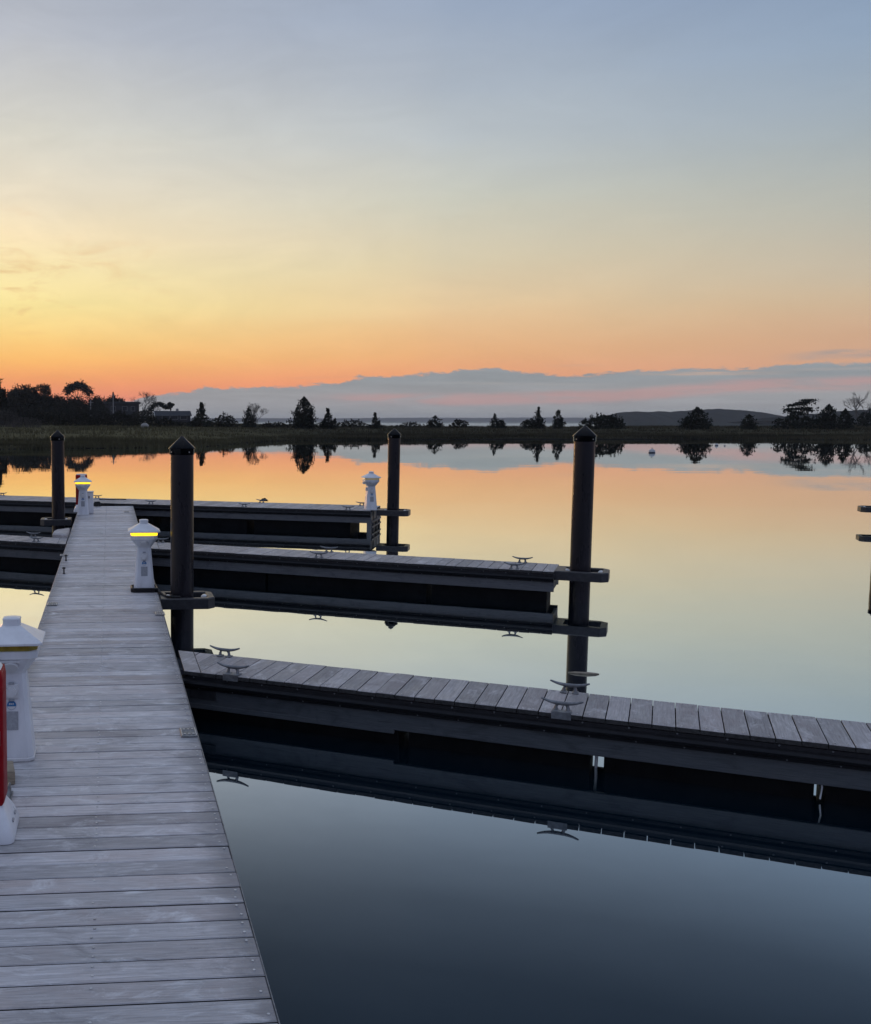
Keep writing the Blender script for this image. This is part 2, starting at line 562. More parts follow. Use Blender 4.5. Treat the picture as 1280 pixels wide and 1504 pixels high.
    mask = t.math('MAXIMUM', mask, t.math('MULTIPLY', hi_st, .95))
    mask = t.math('MAXIMUM', mask, t.math('MULTIPLY', streak([(820, 538), (870, 537)], .10, 815, 850, .1, 2.2), .35))
    mask = t.math('MAXIMUM', mask, t.math('MULTIPLY', streak([(430, 556), (520, 554)], .08, 440, 520, .1, 2.6), .3))
    fade = t.rng(g, 90, 60)
    c = t.mix(t.math('MULTIPLY', t.math('MULTIPLY', mask, .97), fade), c, ccol)
    # faint mottling of the high haze, a little stronger in the glow
    mv = t.comb(t.math('MULTIPLY', az, .13), t.math('MULTIPLY', el, .42), 5.0)
    mn = t.noise(mv, 1.0, 6, .6, 1.0)
    ms = t.n('ShaderNodeVectorMath', operation='SCALE')
    t.l(c, ms.inputs[0])
    t.l(t.math('ADD', 1.0, t.math('MULTIPLY', t.math('SUBTRACT', mn, .5), t.rng(g, 12, 50, .24, .11))), ms.inputs['Scale'])
    c = ms.outputs[0]
    # thin brownish wisps in the glow at the left
    wv = t.comb(t.math('MULTIPLY', az, .28), t.math('MULTIPLY', el, .9), 8.0)
    wn = t.rng(t.noise(wv, 1.0, 5, .6, .8), .50, .72, 0, 1, smooth=True)
    wm = t.math('MULTIPLY', t.math('MULTIPLY', wn, t.rng(g, 24, 12)), t.math('MULTIPLY', t.rng(el, 4, 6), t.rng(el, 12, 8.5)))
    c = t.mix(t.math('MULTIPLY', wm, .5), c, lin((222, 172, 118)))
    t.l(c, bg.inputs['Color'])
    bg.inputs['Strength'].default_value = 1.0


build_world()
sun = bpy.data.lights.new('sun', 'SUN')
sun.energy = .22
sun.angle = R(6)
sun.color = (1, .55, .28)
suno = bpy.data.objects.new('sun', sun)
COL.objects.link(suno)
sd = Vector((sin(R(SUN_AZ)) * cos(R(2.5)), cos(R(SUN_AZ)) * cos(R(2.5)), sin(R(2.5))))
suno.rotation_euler = sd.to_track_quat('Z', 'Y').to_euler()

HAZE = 1.15e-4
hb = MB()
hb.box((-7500, -500, -4), (9500, 8200, 40))
hm, ht, ho = new_mat('evening_haze')
pv = ht.n('ShaderNodeVolumePrincipled')
pv.inputs['Color'].default_value = (.95, .98, 1, 1)
pv.inputs['Density'].default_value = HAZE
ht.l(pv.outputs[0], ho.inputs['Volume'])
hz = hb.build('haze', hm)
hz['kind'] = 'stuff'
hz['label'] = 'thin evening haze over the bay'

# ------------------------------------------------------------------ water, land, far hills
wb = MB()
wb.add([(-7000, -400, 0), (9000, -400, 0), (9000, 8000, 0), (-7000, 8000, 0)], [(0, 1, 2, 3)])
structure(wb.build('water', M['water']))


def lerp_tab(tab, v):
    if v <= tab[0][0]:
        return tab[0][1]
    for (a, p), (b, q) in zip(tab, tab[1:]):
        if v <= b:
            return p + (q - p) * (v - a) / (b - a)
    return tab[-1][1]


SHORE = [(-400, 84), (-40, 90), (0, 93), (130, 97), (290, 99), (340, 112), (430, 134), (575, 140), (840, 143), (1060, 142), (1280, 138), (1700, 120), (2200, 90)]
BACK = [(-400, 900), (200, 900), (300, 620), (390, 330), (470, 250), (700, 236), (1000, 238), (1150, 250), (1300, 330), (2200, 400)]


def land_z(px, D):
    s0, b0 = lerp_tab(SHORE, px), lerp_tab(BACK, px)
    X = (px - CX) / F * D
    wob = noise.noise(Vector((X * .03, D * .02, 1))) * 5 + noise.noise(Vector((X * .17, D * .1, 5))) * 1.4
    s = D - s0 - wob
    e = b0 + wob * 2 - D
    prof = lerp_tab([(-12, -1.2), (0, 0.0), (3, .30), (14, .62), (42, 1.12), (75, 1.24), (110, 1.4)], s)
    pb = lerp_tab([(-30, -2), (0, 0), (14, 1.0), (26, 1.38), (36, 1.34), (70, 1.4)], e)
    z = min(prof, pb)
    if px < 330:
        z += max(0, min(1, (D - 200) / 300)) * 2.0 * max(0, min(1, (330 - px) / 120))
    z += noise.noise(Vector((X * .06, D * .05, 9))) * .12 * max(0, min(1, s / 20))
    return z


def land_at(p):
    """height of the land at a world point"""
    return land_z(CX + F * p.x / p.y, p.y)


lb = MB()
cols = [x for x in range(-420, 2240, 14)]
rows = []
d = 72.0
while d < 960:
    rows.append(d)
    d += 1.6 + max(0, d - 150) * .03
vs = [((px - CX) / F * D, D, land_z(px, D)) for D in rows for px in cols]
nc = len(cols)
fs = [(r * nc + c, r * nc + c + 1, (r + 1) * nc + c + 1, (r + 1) * nc + c) for r in range(len(rows) - 1) for c in range(nc - 1)]
lb.add(vs, fs, smooth=True)
structure(lb.build('marsh_ground', M['ground']))

# marsh grass: thousands of blade tufts, denser along the water's edge
gb = MB()
rg = random.Random(3)


def tuft(x, y, z, h, w, n):
    for k in range(n):
        a = rg.uniform(0, 2 * pi)
        ox, oy = rg.uniform(-w, w), rg.uniform(-w, w)
        lx, ly = rg.uniform(-.3, .3) * h, rg.uniform(-.3, .3) * h
        bw = rg.uniform(.04, .10)
        hh = h * rg.uniform(.6, 1.15)
        c, s = cos(a) * bw, sin(a) * bw
        gb.add([(x + ox - c, y + oy - s, z - .06), (x + ox + c, y + oy + s, z - .06), (x + ox + lx, y + oy + ly, z + hh)], [(0, 1, 2)])


for k in range(13000):
    px = rg.uniform(-60, 1340)
    s0 = lerp_tab(SHORE, px)
    b0 = min(lerp_tab(BACK, px), 260)
    u = rg.random()
    D = s0 + (rg.uniform(-1, 8) if u < .4 else rg.uniform(6, b0 - s0 + 4))
    z = land_z(px, D)
    if z < -.05:
        continue
    X = (px - CX) / F * D
    tall = .38 + .3 * noise.noise(Vector((X * .05, D * .09, 2)))
    tuft(X, D, z, max(.15, tall), .7, 5)
go = gb.build('marsh_grass', M['grass'])
go['kind'] = 'stuff'
go['label'] = 'dark olive marsh grass along the far bank'


def hill(name, prof, D, depth, seed, bumps, mat):
    """a wooded rise: a solid ridge of crown-like lumps, prof in photo pixels"""
    b = MB()
    x0, x1 = prof[0][0], prof[-1][0]
    nx, ny = int((x1 - x0) / 1.6) + 2, 9
    vs = []
    for j in range(ny):
        v = j / (ny - 1)
        for i in range(nx):
            px = x0 + (x1 - x0) * i / (nx - 1)
            y = lerp_tab(prof, px)
            X = (px - CX) / F * D
            hgt = max(0, H + (617 - y) * D / F) * (.94 if D < 3000 else 1)
            sh = sin(pi * min(1, max(0, v))) ** .8
            lump = abs(sin(px * .19 + 2.5 * noise.noise(Vector((px * .05, seed, 0))))) ** .6 * .55 + abs(noise.noise(Vector((px * .34, v * .8, seed + 7)))) * .8
            n = noise.noise(Vector((px * .16, v * 3, seed))) * .5 + noise.noise(Vector((px * .45, v * 5, seed + 3))) * .3
            vs.append((X + n * 3, D - depth / 2 + v * depth, -1 + (hgt + 1) * sh * (1 + n * bumps + (lump - .4) * bumps * 1.1)))
    fs = [(j * nx + i, j * nx + i + 1, (j + 1) * nx + i + 1, (j + 1) * nx + i) for j in range(ny - 1) for i in range(nx - 1)]
    b.add(vs, fs, smooth=False)
    return structure(b.build(name, mat))


hill('island_hill', [(888, 618), (898, 610), (906, 607.5), (912, 605.8), (919, 604.6), (926, 605.4), (931, 604.2), (938, 605.6), (946, 604.6), (955, 605.2), (962, 604), (971, 604.4), (978, 605.4), (985, 608.2),
                     (990, 605), (998, 602.8), (1006, 603.8), (1012, 602.4), (1019, 601.6), (1026, 603), (1034, 600.8), (1044, 600), (1052, 601.2), (1061, 600.4), (1069, 602.2), (1078, 601.6), (1086, 602.4),
                     (1092, 604.8), (1100, 604.2), (1106, 606.6), (1113, 606.8), (1119, 610), (1127, 611.4), (1134, 614.2), (1150, 617.5)], 1700, 240, 4, .12, M['forest'])
hill('headland_hill', [(1118, 618), (1140, 614), (1180, 611), (1215, 607), (1235, 605), (1260, 603), (1290, 602), (1330, 600), (1380, 604), (1420, 618)], 1100, 180, 9, .3, M['forest'])
hill('coast_hill', [(-500, 613.6), (100, 613.4), (390, 614.2), (470, 614.6), (560, 613.8), (640, 613.4), (700, 613.8), (790, 613.0), (860, 613.6), (1000, 613.4), (1130, 612.4),
                    (1180, 613.4), (1280, 613.0), (1600, 613.2), (1900, 614)], 7400, 500, 15, .08, M['forest'])


# ------------------------------------------------------------------ docks
def dir_az(a):
    return Vector((sin(R(a)), cos(R(a)), 0))


def bolt_rows(mb, x, ys, zs, r=.009, nx=1):
    """small round heads on a face that looks along local x"""
    for y in ys:
        for z in zs:
            pts = [(x, y + r * cos(k * pi / 3), z + r * sin(k * pi / 3)) for k in range(6)]
            q = [(x + nx * .005, y + r * .6 * cos(k * pi / 3), z + r * .6 * sin(k * pi / 3)) for k in range(6)]
            if nx < 0:
                pts.reverse(); q.reverse()
            mb.loft([pts, q], 1, .5)


def clip_poly(poly, m, c):
    """the part of a polygon with y > m*x + c"""
    out = []
    for (ax, ay), (bx_, by_) in zip(poly, poly[1:] + poly[:1]):
        da, db = ay - m * ax - c, by_ - m * bx_ - c
        if da >= 0:
            out.append((ax, ay))
        if da * db < 0:
            u = da / (da - db)
            out.append((ax + (bx_ - ax) * u, ay + (by_ - ay) * u))
    return out


def plank(mb, poly, z0, z1, tone, bev=.004):
    cx = sum(p[0] for p in poly) / len(poly)
    cy = sum(p[1] for p in poly) / len(poly)
    ins = []
    for x, y in poly:
        L = max(.001, math.hypot(x - cx, y - cy))
        k = 1 - min(.5, bev * 1.6 / L)
        ins.append((cx + (x - cx) * k, cy + (y - cy) * k))
    mb.loft([[(x, y, z0) for x, y in poly], [(x, y, z1 - bev) for x, y in poly], [(x, y, z1) for x, y in ins]], 0, tone)


def boards(mb, x0, x1, y0, y1, pitch, z, rnd, slant=None, thick=.036, gap=.0105, jit=.002):
    """planks across the dock; with a slant the inner end follows the walkway's edge behind one lengthwise board"""
    n = max(1, round((y1 - y0) / pitch))
    f0 = len(mb.f)
    p = (y1 - y0) / n
    ys = []
    k0 = 0
    if slant is not None:
        k0 = -int(.8 * abs(x1 - x0) / pitch) - 1
        lo = min(slant * x0, slant * x1)
        ww = .17
        plank(mb, [(x0, slant * x0 + .012), (x1, slant * x1 + .012), (x1, slant * x1 + ww), (x0, slant * x0 + ww)], z - thick, z, .35)
    for k in range(k0, n):
        a, b = y0 + k * p + gap / 2, y0 + (k + 1) * p - gap / 2
        dz = rnd.uniform(-.002, .002)
        ex = rnd.uniform(-jit, jit)
        tone = rnd.random()
        if slant is None:
            mb.box((x0 + ex, a, z - thick), (x1 + ex, b, z + dz), 0, tone, bev=.004)
        else:
            poly = clip_poly([(x0, a), (x1, a), (x1, b), (x0, b)], slant, .176)
            if len(poly) < 3 or max(q_[1] for q_ in poly) - min(q_[1] for q_ in poly) < .02:
                continue
            plank(mb, poly, z - thick, z + dz, tone)
        if k >= (0 if slant is None else 3):
            ys += [a + p * .25, a + p * .72]
    for i in range(f0, len(mb.f)):                                   # sides and ends of the boards: dark end grain, also painted dark to deepen the gaps
        zz = [mb.v[q_][2] for q_ in mb.f[i]]
        if min(zz) < z - thick * .5:
            mb.m[i] = 2
    return ys


def screws(mb, xs, ys, z, rnd, r=.0065):
    for x in xs:
        for y in ys:
            if rnd.random() < .12:
                continue
            xx = x + rnd.uniform(-.008, .008)
            yy = y + rnd.uniform(-.006, .006)
            ring = [(xx + r * cos(k * pi / 3), yy + r * sin(k * pi / 3)) for k in range(6)]
            mb.loft([[(p[0], p[1], z - .003) for p in ring], [(p[0], p[1], z + .0035) for p in ring]], 1)


def rail_profile(x, s):
    """rounded D fender below the deck edge; s = +1 right face, -1 left face"""
    return [(x, .400), (x + s * .022, .400), (x + s * .026, .372), (x + s * .052, .362), (x + s * .062, .342), (x + s * .056, .320), (x + s * .030, .308), (x + s * .026, .285), (x, .285)]


def rub_rail(x, y0, y1, s):
    b = MB()
    pr = rail_profile(x, s)
    r0, r1 = [(p[0], y0, p[1]) for p in pr], [(p[0], y1, p[1]) for p in pr]
    if s < 0:
        r0, r1 = r1, r0
    b.loft([r0, r1], 0)
    return b


def cleat_mesh():
    b = MB()
    for s in (-1, 1):
        b.box((-.035, s * .045 - .024, 0), (.035, s * .045 + .024, .012), bev=.004)
        b.tube([(0, s * .045, .008), (0, s * .043, .034), (0, s * .034, .058)], [.017, .013, .016], 8)
    pts, rad = [], []
    for k in range(13):
        u = k / 6 - 1
        pts.append((0, u * .150, .062 + .028 * abs(u) ** 2.2))
        rad.append(.016 - .009 * abs(u) ** 1.5)
    b.tube(pts, rad, 8)
    return b


CLEAT = None


def cleat(parent, x, y, rot=0.0, z=DECK):
    global CLEAT
    if CLEAT is None:
        CLEAT = cleat_mesh().build('cleat', M['galv'], parent)
        o = CLEAT
    else:
        o = CLEAT.copy()
        COL.objects.link(o)
        o.parent = parent
    o.location = (x, y, z + .001)
    o.rotation_euler = (0, 0, rot)
    return o


def pile_guide(parent, cx, cy, half=.29, rot=0.0, ext=0.0, fwd=.105):
    """square hoop with clipped outer corners and white rollers, round a pile"""
    b = MB()
    inner = half - .09
    z0, z1 = .31, .445
    ch = .09

    def oct_(h, c, z):
        return [(-h - ext, -h, z), (h + fwd - c, -h, z), (h + fwd, -h + c, z), (h + fwd, h - c, z), (h + fwd - c, h, z), (-h - ext, h, z)]

    def inn(h, z):
        return [(-h, -h, z), (h + fwd - .001, -h, z), (h + fwd, -h + .001, z), (h + fwd, h - .001, z), (h + fwd - .001, h, z), (-h, h, z)]

    e = .012
    rings = [inn(inner, z0), oct_(half, ch, z0), oct_(half, ch, z1 - e), oct_(half - e, ch, z1), inn(inner + e, z1), inn(inner, z1 - e), inn(inner, z0)]
    b.loft(rings, 0, .5, caps=False)
    o = b.build('pile_guide', M['darkmetal'], parent)
    o.location = (cx, cy, 0)
    o.rotation_euler = (0, 0, rot)
    for s, ax in ((1, 0), (-1, 0)):
        r = MB()
        x = s * (inner - .022) + (fwd if s > 0 else 0)
        r.tube([(x, -.045, .40), (x, -.04, .40), (x, 0, .40), (x, .04, .40), (x, .045, .40)], [.03, .045, .048, .045, .03], 12)
        ro = r.build('roller', M['roller'], o)
    return o


def dock_body(root, x0, x1, y0, y1, rnd, pitch=.157, floats=(), ends=(True, True), fascia_low=None, side=(True, True), thick_f=(.285, .14), slant=None, fm='fascia', dm='deck_x'):
    """deck boards, screws, rub rails, fascias and floats in the local frame (x across, y along)"""
    d = MB()
    ys = boards(d, x0, x1, y0, y1, pitch, DECK, rnd, slant, gap=.0105 if dm == 'deck_main' else .0065, jit=.0015 if dm == 'deck_main' else .0005)
    screws(d, (x0 + .035, x1 - .035), ys, DECK, rnd)
    if x1 - x0 > 1.2:
        screws(d, ((x0 + x1) / 2,), ys, DECK, rnd)
    d.build('deck', [M[dm], M['screw'], M['board_sides']], root)
    for sgn, x, on in ((1, x1, side[0]), (-1, x0, side[1])):
        if not on:
            continue
        bb = rub_rail(x - sgn * .03, y0, y1, sgn)
        yb = [y0 + .1 + k * .32 for k in range(int((y1 - y0 - .1) / .32))]
        bolt_rows(bb, x - sgn * .004, yb, (.392,), .008, sgn)
        bolt_rows(bb, x - sgn * .004, [v + .05 for v in yb if v + .05 < y1], (.297,), .008, sgn)
        bb.build('rub_rail', [M['rubber'], M['bolt']], root)
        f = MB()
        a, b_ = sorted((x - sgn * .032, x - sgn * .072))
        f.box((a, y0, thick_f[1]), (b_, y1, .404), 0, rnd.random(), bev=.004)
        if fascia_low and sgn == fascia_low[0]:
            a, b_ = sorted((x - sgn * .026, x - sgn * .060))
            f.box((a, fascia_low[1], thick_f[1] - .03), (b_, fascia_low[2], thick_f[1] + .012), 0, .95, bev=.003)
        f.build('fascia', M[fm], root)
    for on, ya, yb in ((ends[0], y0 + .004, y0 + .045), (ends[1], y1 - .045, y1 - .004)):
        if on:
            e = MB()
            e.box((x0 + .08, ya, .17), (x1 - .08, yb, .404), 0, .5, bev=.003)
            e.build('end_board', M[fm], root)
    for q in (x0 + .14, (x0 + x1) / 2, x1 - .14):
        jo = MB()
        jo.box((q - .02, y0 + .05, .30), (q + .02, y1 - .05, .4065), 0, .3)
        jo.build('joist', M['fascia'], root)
    for a, b_ in floats:
        fl = MB()
        fl.box((x0 + .13, a, -.28), (x1 - .13, b_, .296), 0, .5, bev=.025)
        fl.build('float', M['float'], root)


rd = random.Random(11)

# main walkway: local y runs along it, right edge is local x = 0
MAIN_AZ = -4.45
W = 1.373
MO = Vector((.606, 0, 0))
main = thing('floating_walkway', 'long grey plank walkway running away from the viewer to the cross dock', 'dock', MO, R(-MAIN_AZ))
ML = 26.32
dock_body(main, -W, 0, -3.0, ML, rd, floats=[(-2.9, -.7), (-.3, 2.0), (2.5, 4.8), (5.3, 7.6), (8.1, 10.4), (11.0, 12.3), (13.6, 15.9), (16.5, 18.8), (19.4, 21.7), (23.6, 25.9)], ends=(True, False), dm='deck_main')


def to_main(p):
    return main_inv @ Vector((p.x, p.y, p.z))


main_m = Matrix.Translation(MO) @ Matrix.Rotation(R(-MAIN_AZ), 4, 'Z')
main_inv = main_m.inverted()

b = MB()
b.box((.001, -2.9, .424), (.006, ML - .1, .4445))  # added pale strip in place of light caught on the board ends
b.build('edge_highlight', M['galv'], main)
# hinge and inspection plates let into the boards
for x, y, w_ in ((277, 1077, .115), (235, 902, .11), (77, 888, .12), (94, 816, .13), (186, 752, .13)):
    p = to_main(P(x, y))
    b = MB()
    b.box((p.x - w_ / 2, p.y - .10, DECK + .0035), (p.x + w_ / 2, p.y + .10, DECK + .010), 0, bev=.002)
    s = b
    for i in (-1, 0, 1):
        for j in (-1, 1):
            xx, yy = p.x + i * w_ * .26, p.y + j * .052
            s.cyl((xx, yy), .0095, DECK + .0095, DECK + .015, 8, 1)
    for i in (-1, 1):
        s.box((p.x + i * w_ * .43 - .003, p.y - .085, DECK + .0095), (p.x + i * w_ * .43 + .003, p.y + .085, DECK + .014), 1)
    s.build('hinge_plate', [M['galv'], M['screw']], main)
# two small upright pins near the left edge
for x, y in ((97, 824), (94, 843)):
    p = to_main(P(x, y))
    b = MB()
    b.cyl((p.x, p.y), .02, DECK + .002, DECK + .012, 12)
    b.cyl((p.x, p.y), .011, DECK + .012, DECK + .075, 10)
    b.cyl((p.x, p.y), .024, DECK + .075, DECK + .10, 12, bev=.008)
    b.build('pin', M['darkmetal'], main)

# pile guides on the walkway's two sides
PILE_R = .145
p1 = Vector((-.085, 12.80, 0))
q = main_inv @ p1
pile_guide(main, q.x, q.y, rot=0.0, ext=.0)
p4 = Vector((-2.93, 22.9, 0))
q = main_inv @ p4
pile_guide(main, q.x, q.y, rot=pi)


def finger(name, label, origin, az_, length, width, floats, nearside=1, **kw):
    """origin = inner corner of the near edge; local y runs outward; the near edge is local x = 0 and the deck lies at negative x"""
    r = thing(name, label, 'dock', origin, R(-az_), 'finger docks')
    dock_body(r, -width, 0, 0, length, rd, floats=floats, **kw)
    return r


def along(o, az_, p):
    return (Vector((p.x, p.y, o.z)) - o).dot(dir_az(az_))


# near right finger.  (its near edge faces the camera: local +x is to the right of the outward direction)
NA = 115.0
no = Vector((-.05, 8.87, 0))
g1, g2, g3 = (along(no, NA, P(x, y, .17)) for x, y in ((586, 1078), (875, 1112), (1212, 1158)))
near = finger('finger_dock', 'nearest finger dock running out of frame at the right, four large cleats on it', no, NA, 6.6, .70,
              [(-.22, g1 - .06), (g1 + .02, g2 - .05), (g2 + .05, g3 - .03), (g3 + .04, 6.5)], fascia_low=(1, .05, g1 - .08), ends=(False, True), slant=.564)


def loc_in(o, az_, p):
    m = (Matrix.Translation(o) @ Matrix.Rotation(R(-az_), 4, 'Z')).inverted()
    return m @ Vector((p.x, p.y, p.z))


for x, y in ((347, 988), (331, 964), (825, 1047), (838, 1015)):
    p = loc_in(no, NA, P(x, y))
    px = -.055 if p.x > -.35 else -.70 + .055
    o = cleat(near, px, p.y)
    if px > -.3:
        b = MB()
        b.box((-.01 + px, p.y - .07, DECK + .0035), (px + .052, p.y + .07, DECK + .0095))
        b.box((px + .056, p.y - .07, .40), (px + .062, p.y + .07, DECK + .0095))
        b.build('cleat_bracket', M['galv'], near)
# splice plate where the finger meets the walkway
b = MB()
b.box((-.026, .06, .20), (-.014, .30, .43), bev=.003)
b.build('splice_plate', M['darkmetal'], near)
# added white strips in place of bright water showing through the float gaps
b = MB()
b.tube([(-.20, g2 - .012, .20), (-.20, g2 - .006, .08), (-.20, g2 - .01, -.05)], .012, 8)
b.build('gap_light', M['offwhite'], near)
b = MB()
b.tube([(-.10, g3 + .0, .19), (-.11, g3 + .015, .10), (-.10, g3 + .005, .02)], .006, 6)
b.build('gap_light_thin', M['offwhite'], near)

# middle right finger
MA = 114.7
mo = Vector((-.66, 17.37, .02))
h1 = along(mo, MA, P(627, 860, .17))
mlen = 6.53
midf = finger('finger_dock', 'middle finger dock on the right ending at the thick dark pile', mo, MA, mlen, .85,
              [(-.22, 2.05), (2.1, h1 - .07), (h1 + .01, mlen - .10)], ends=(False, True), slant=.559, fm='fascia_pale')
for x, y in ((475, 818), (487, 811), (757, 836), (768, 828)):
    p = loc_in(mo, MA, P(x, y))
    cleat(midf, -.06 if (x, y) in ((475, 818), (757, 836)) else -.79, p.y)
p = loc_in(mo, MA, P(243, 797))
cleat(midf, -.79, p.y)
p3 = Vector((5.735, 14.86, 0))
q = loc_in(mo, MA, p3)
pile_guide(midf, q.x, q.y, rot=pi / 2, ext=.05)

# the cross dock at the end of the walkway
TA = 109.3
to = Vector((-1.43, 26.30, 0))
tlen = 6.10
cross = thing('cross_dock', 'cross dock at the far end of the walkway with many small cleats', 'dock', to + Vector((0, 0, .05)), R(-TA))
dock_body(cross, -1.55, 0, -7.0, tlen, rd, pitch=.157,
          floats=[(-6.9, -4.6), (-4.4, -2.1), (-1.9, .5), (.7, 3.0), (3.2, 5.6)], fm='fascia_pale')
for x, y in ((227, 742), (363, 746), (513, 751)):
    p = loc_in(to, TA, P(x, y))
    cleat(cross, -.10, p.y)
for x, y in ((13, 729), (388, 740), (532, 745), (150, 733)):
    p = loc_in(to, TA, P(x, y))
    cleat(cross, -1.47, p.y)
p2 = Vector((4.93, 24.62, 0))
q = loc_in(to, TA, p2)
pile_guide(cross, q.x, q.y, rot=pi / 2, ext=.06)
# bracing frame hanging below the end of the cross dock
b = MB()
for x in (-1.44, -1.0, -.52, -.08):
    b.box((x - .045, tlen - .09, -.10), (x + .045, tlen + .01, .402), 0, .8, bev=.004)
b.box((-1.44, tlen + .012, .14), (-.08, tlen + .035, .19), 0, .9, bev=.003)
b.box((-1.44, tlen + .012, .02), (-.08, tlen + .035, .06), 0, .7, bev=.003)
b.build('end_frame', M['fascia_pale'], cross)

# left finger
LA = -66.8                       # it runs out to the left
lo = Vector((-2.19, 18.13, 0))
leftf = thing('finger_dock', 'short finger dock on the left of the walkway behind the near lamp pedestal', 'dock', lo, R(-LA), 'finger docks')
dock_body(leftf, 0, .80, 0, 5.5, rd, floats=[(.2, 1.75), (1.9, 3.6), (3.8, 5.4)], ends=(False, True), slant=.524, fm='fascia_pale')


def in_left(p):
    m = (Matrix.Translation(lo) @ Matrix.Rotation(R(-LA), 4, 'Z')).inverted()
    return m @ p


for x, y, xx in ((62, 794, .07), (62, 786, .73)):
    p = in_left(P(x, y))
    cleat(leftf, xx, p.y)
# pale rounded gusset corner on the far side
b = MB()
cor = [tuple(in_left(P(x, y))[:2]) for x, y in ((77, 789), (79, 785.5), (84, 783), (102.5, 780.5), (100.5, 788), (98, 790.5))][::-1]
gx, gy = sum(c[0] for c in cor) / 6, sum(c[1] for c in cor) / 6
ring = lambda z, e: [(x + (gx - x) * e, y + (gy - y) * e, z) for x, y in cor]
b.loft([ring(.36, 0), ring(DECK + .05, 0), ring(DECK + .075, .08)], 0, .9)
b.build('gusset', M['deck_x'], leftf)

# a finger of the next pier, only its pile guide reaches into the frame
RA = -67.0
p5 = Vector((17.655, 26.0, 0))
ro_ = p5 + dir_az(RA + 180) * 4.4
other = thing('finger_dock', 'neighbouring finger dock at the right edge, only its pile hoop in frame', 'dock', ro_, R(-RA), 'finger docks')
dock_body(other, -.39, .39, 0, 4.0, rd, floats=[(.1, 1.9), (2.0, 3.9)])
pile_guide(other, 0, 4.4, rot=pi / 2, ext=.08, fwd=.19)


# ------------------------------------------------------------------ piles
def pile(p, tip_px, label):
    r = thing('dock_pile', label, 'pile', (p.x, p.y, 0), RND.uniform(0, 1), 'dock piles')
    depth = p.y
    tip = at(CX, tip_px, p.y).z
    b = MB()
    b.cyl((0, 0), PILE_R, -3.0, tip - .19, 40)
    b.build('shaft', M['pile'], r)
    c = MB()
    ring = lambda rr, z: [(rr * cos(2 * pi * k / 40), rr * sin(2 * pi * k / 40), z) for k in range(40)]
    cr = PILE_R
    c.loft([ring(cr + .004, tip - .235), ring(cr + .010, tip - .232), ring(cr + .010, tip - .163), ring(cr + .022, tip - .160), ring(cr + .022, tip - .150), ring(.012, tip - .004), ring(.004, tip)], 0, .5, True)
    s = c
    for a in (.2, 1.8, 3.4, 5.0):
        d_ = Vector((cos(a), sin(a), 0))
        s.tube([d_ * (cr + .008) + Vector((0, 0, tip - .20)), d_ * (cr + .016) + Vector((0, 0, tip - .20))], .008, 6, 1)
    c.build('cone_cap', [M['cap'], M['screw']], r)
    return r


pile(p1, 640, 'dark pile beside the lit lamp pedestal, at the right edge of the walkway')
pile(p3, 624.5, 'thick dark pile standing at the tip of the middle finger dock')
pile(p2, 629, 'slender dark pile behind the white pedestal at the cross dock tip')
pile(p4, 631.5, 'dark pile left of the walkway in front of the dark wooded shore')
pile(p5, 628, 'dark pile at the right border, seen in the water')


# ------------------------------------------------------------------ power pedestals
def sq(h, c, z, cy=0.0):
    return [(-h + c, -h + cy, z), (h - c, -h + cy, z), (h, -h + c + cy, z), (h, h - c + cy, z), (h - c, h + cy, z), (-h + c, h + cy, z), (-h, h - c + cy, z), (-h, -h + c + cy, z)]


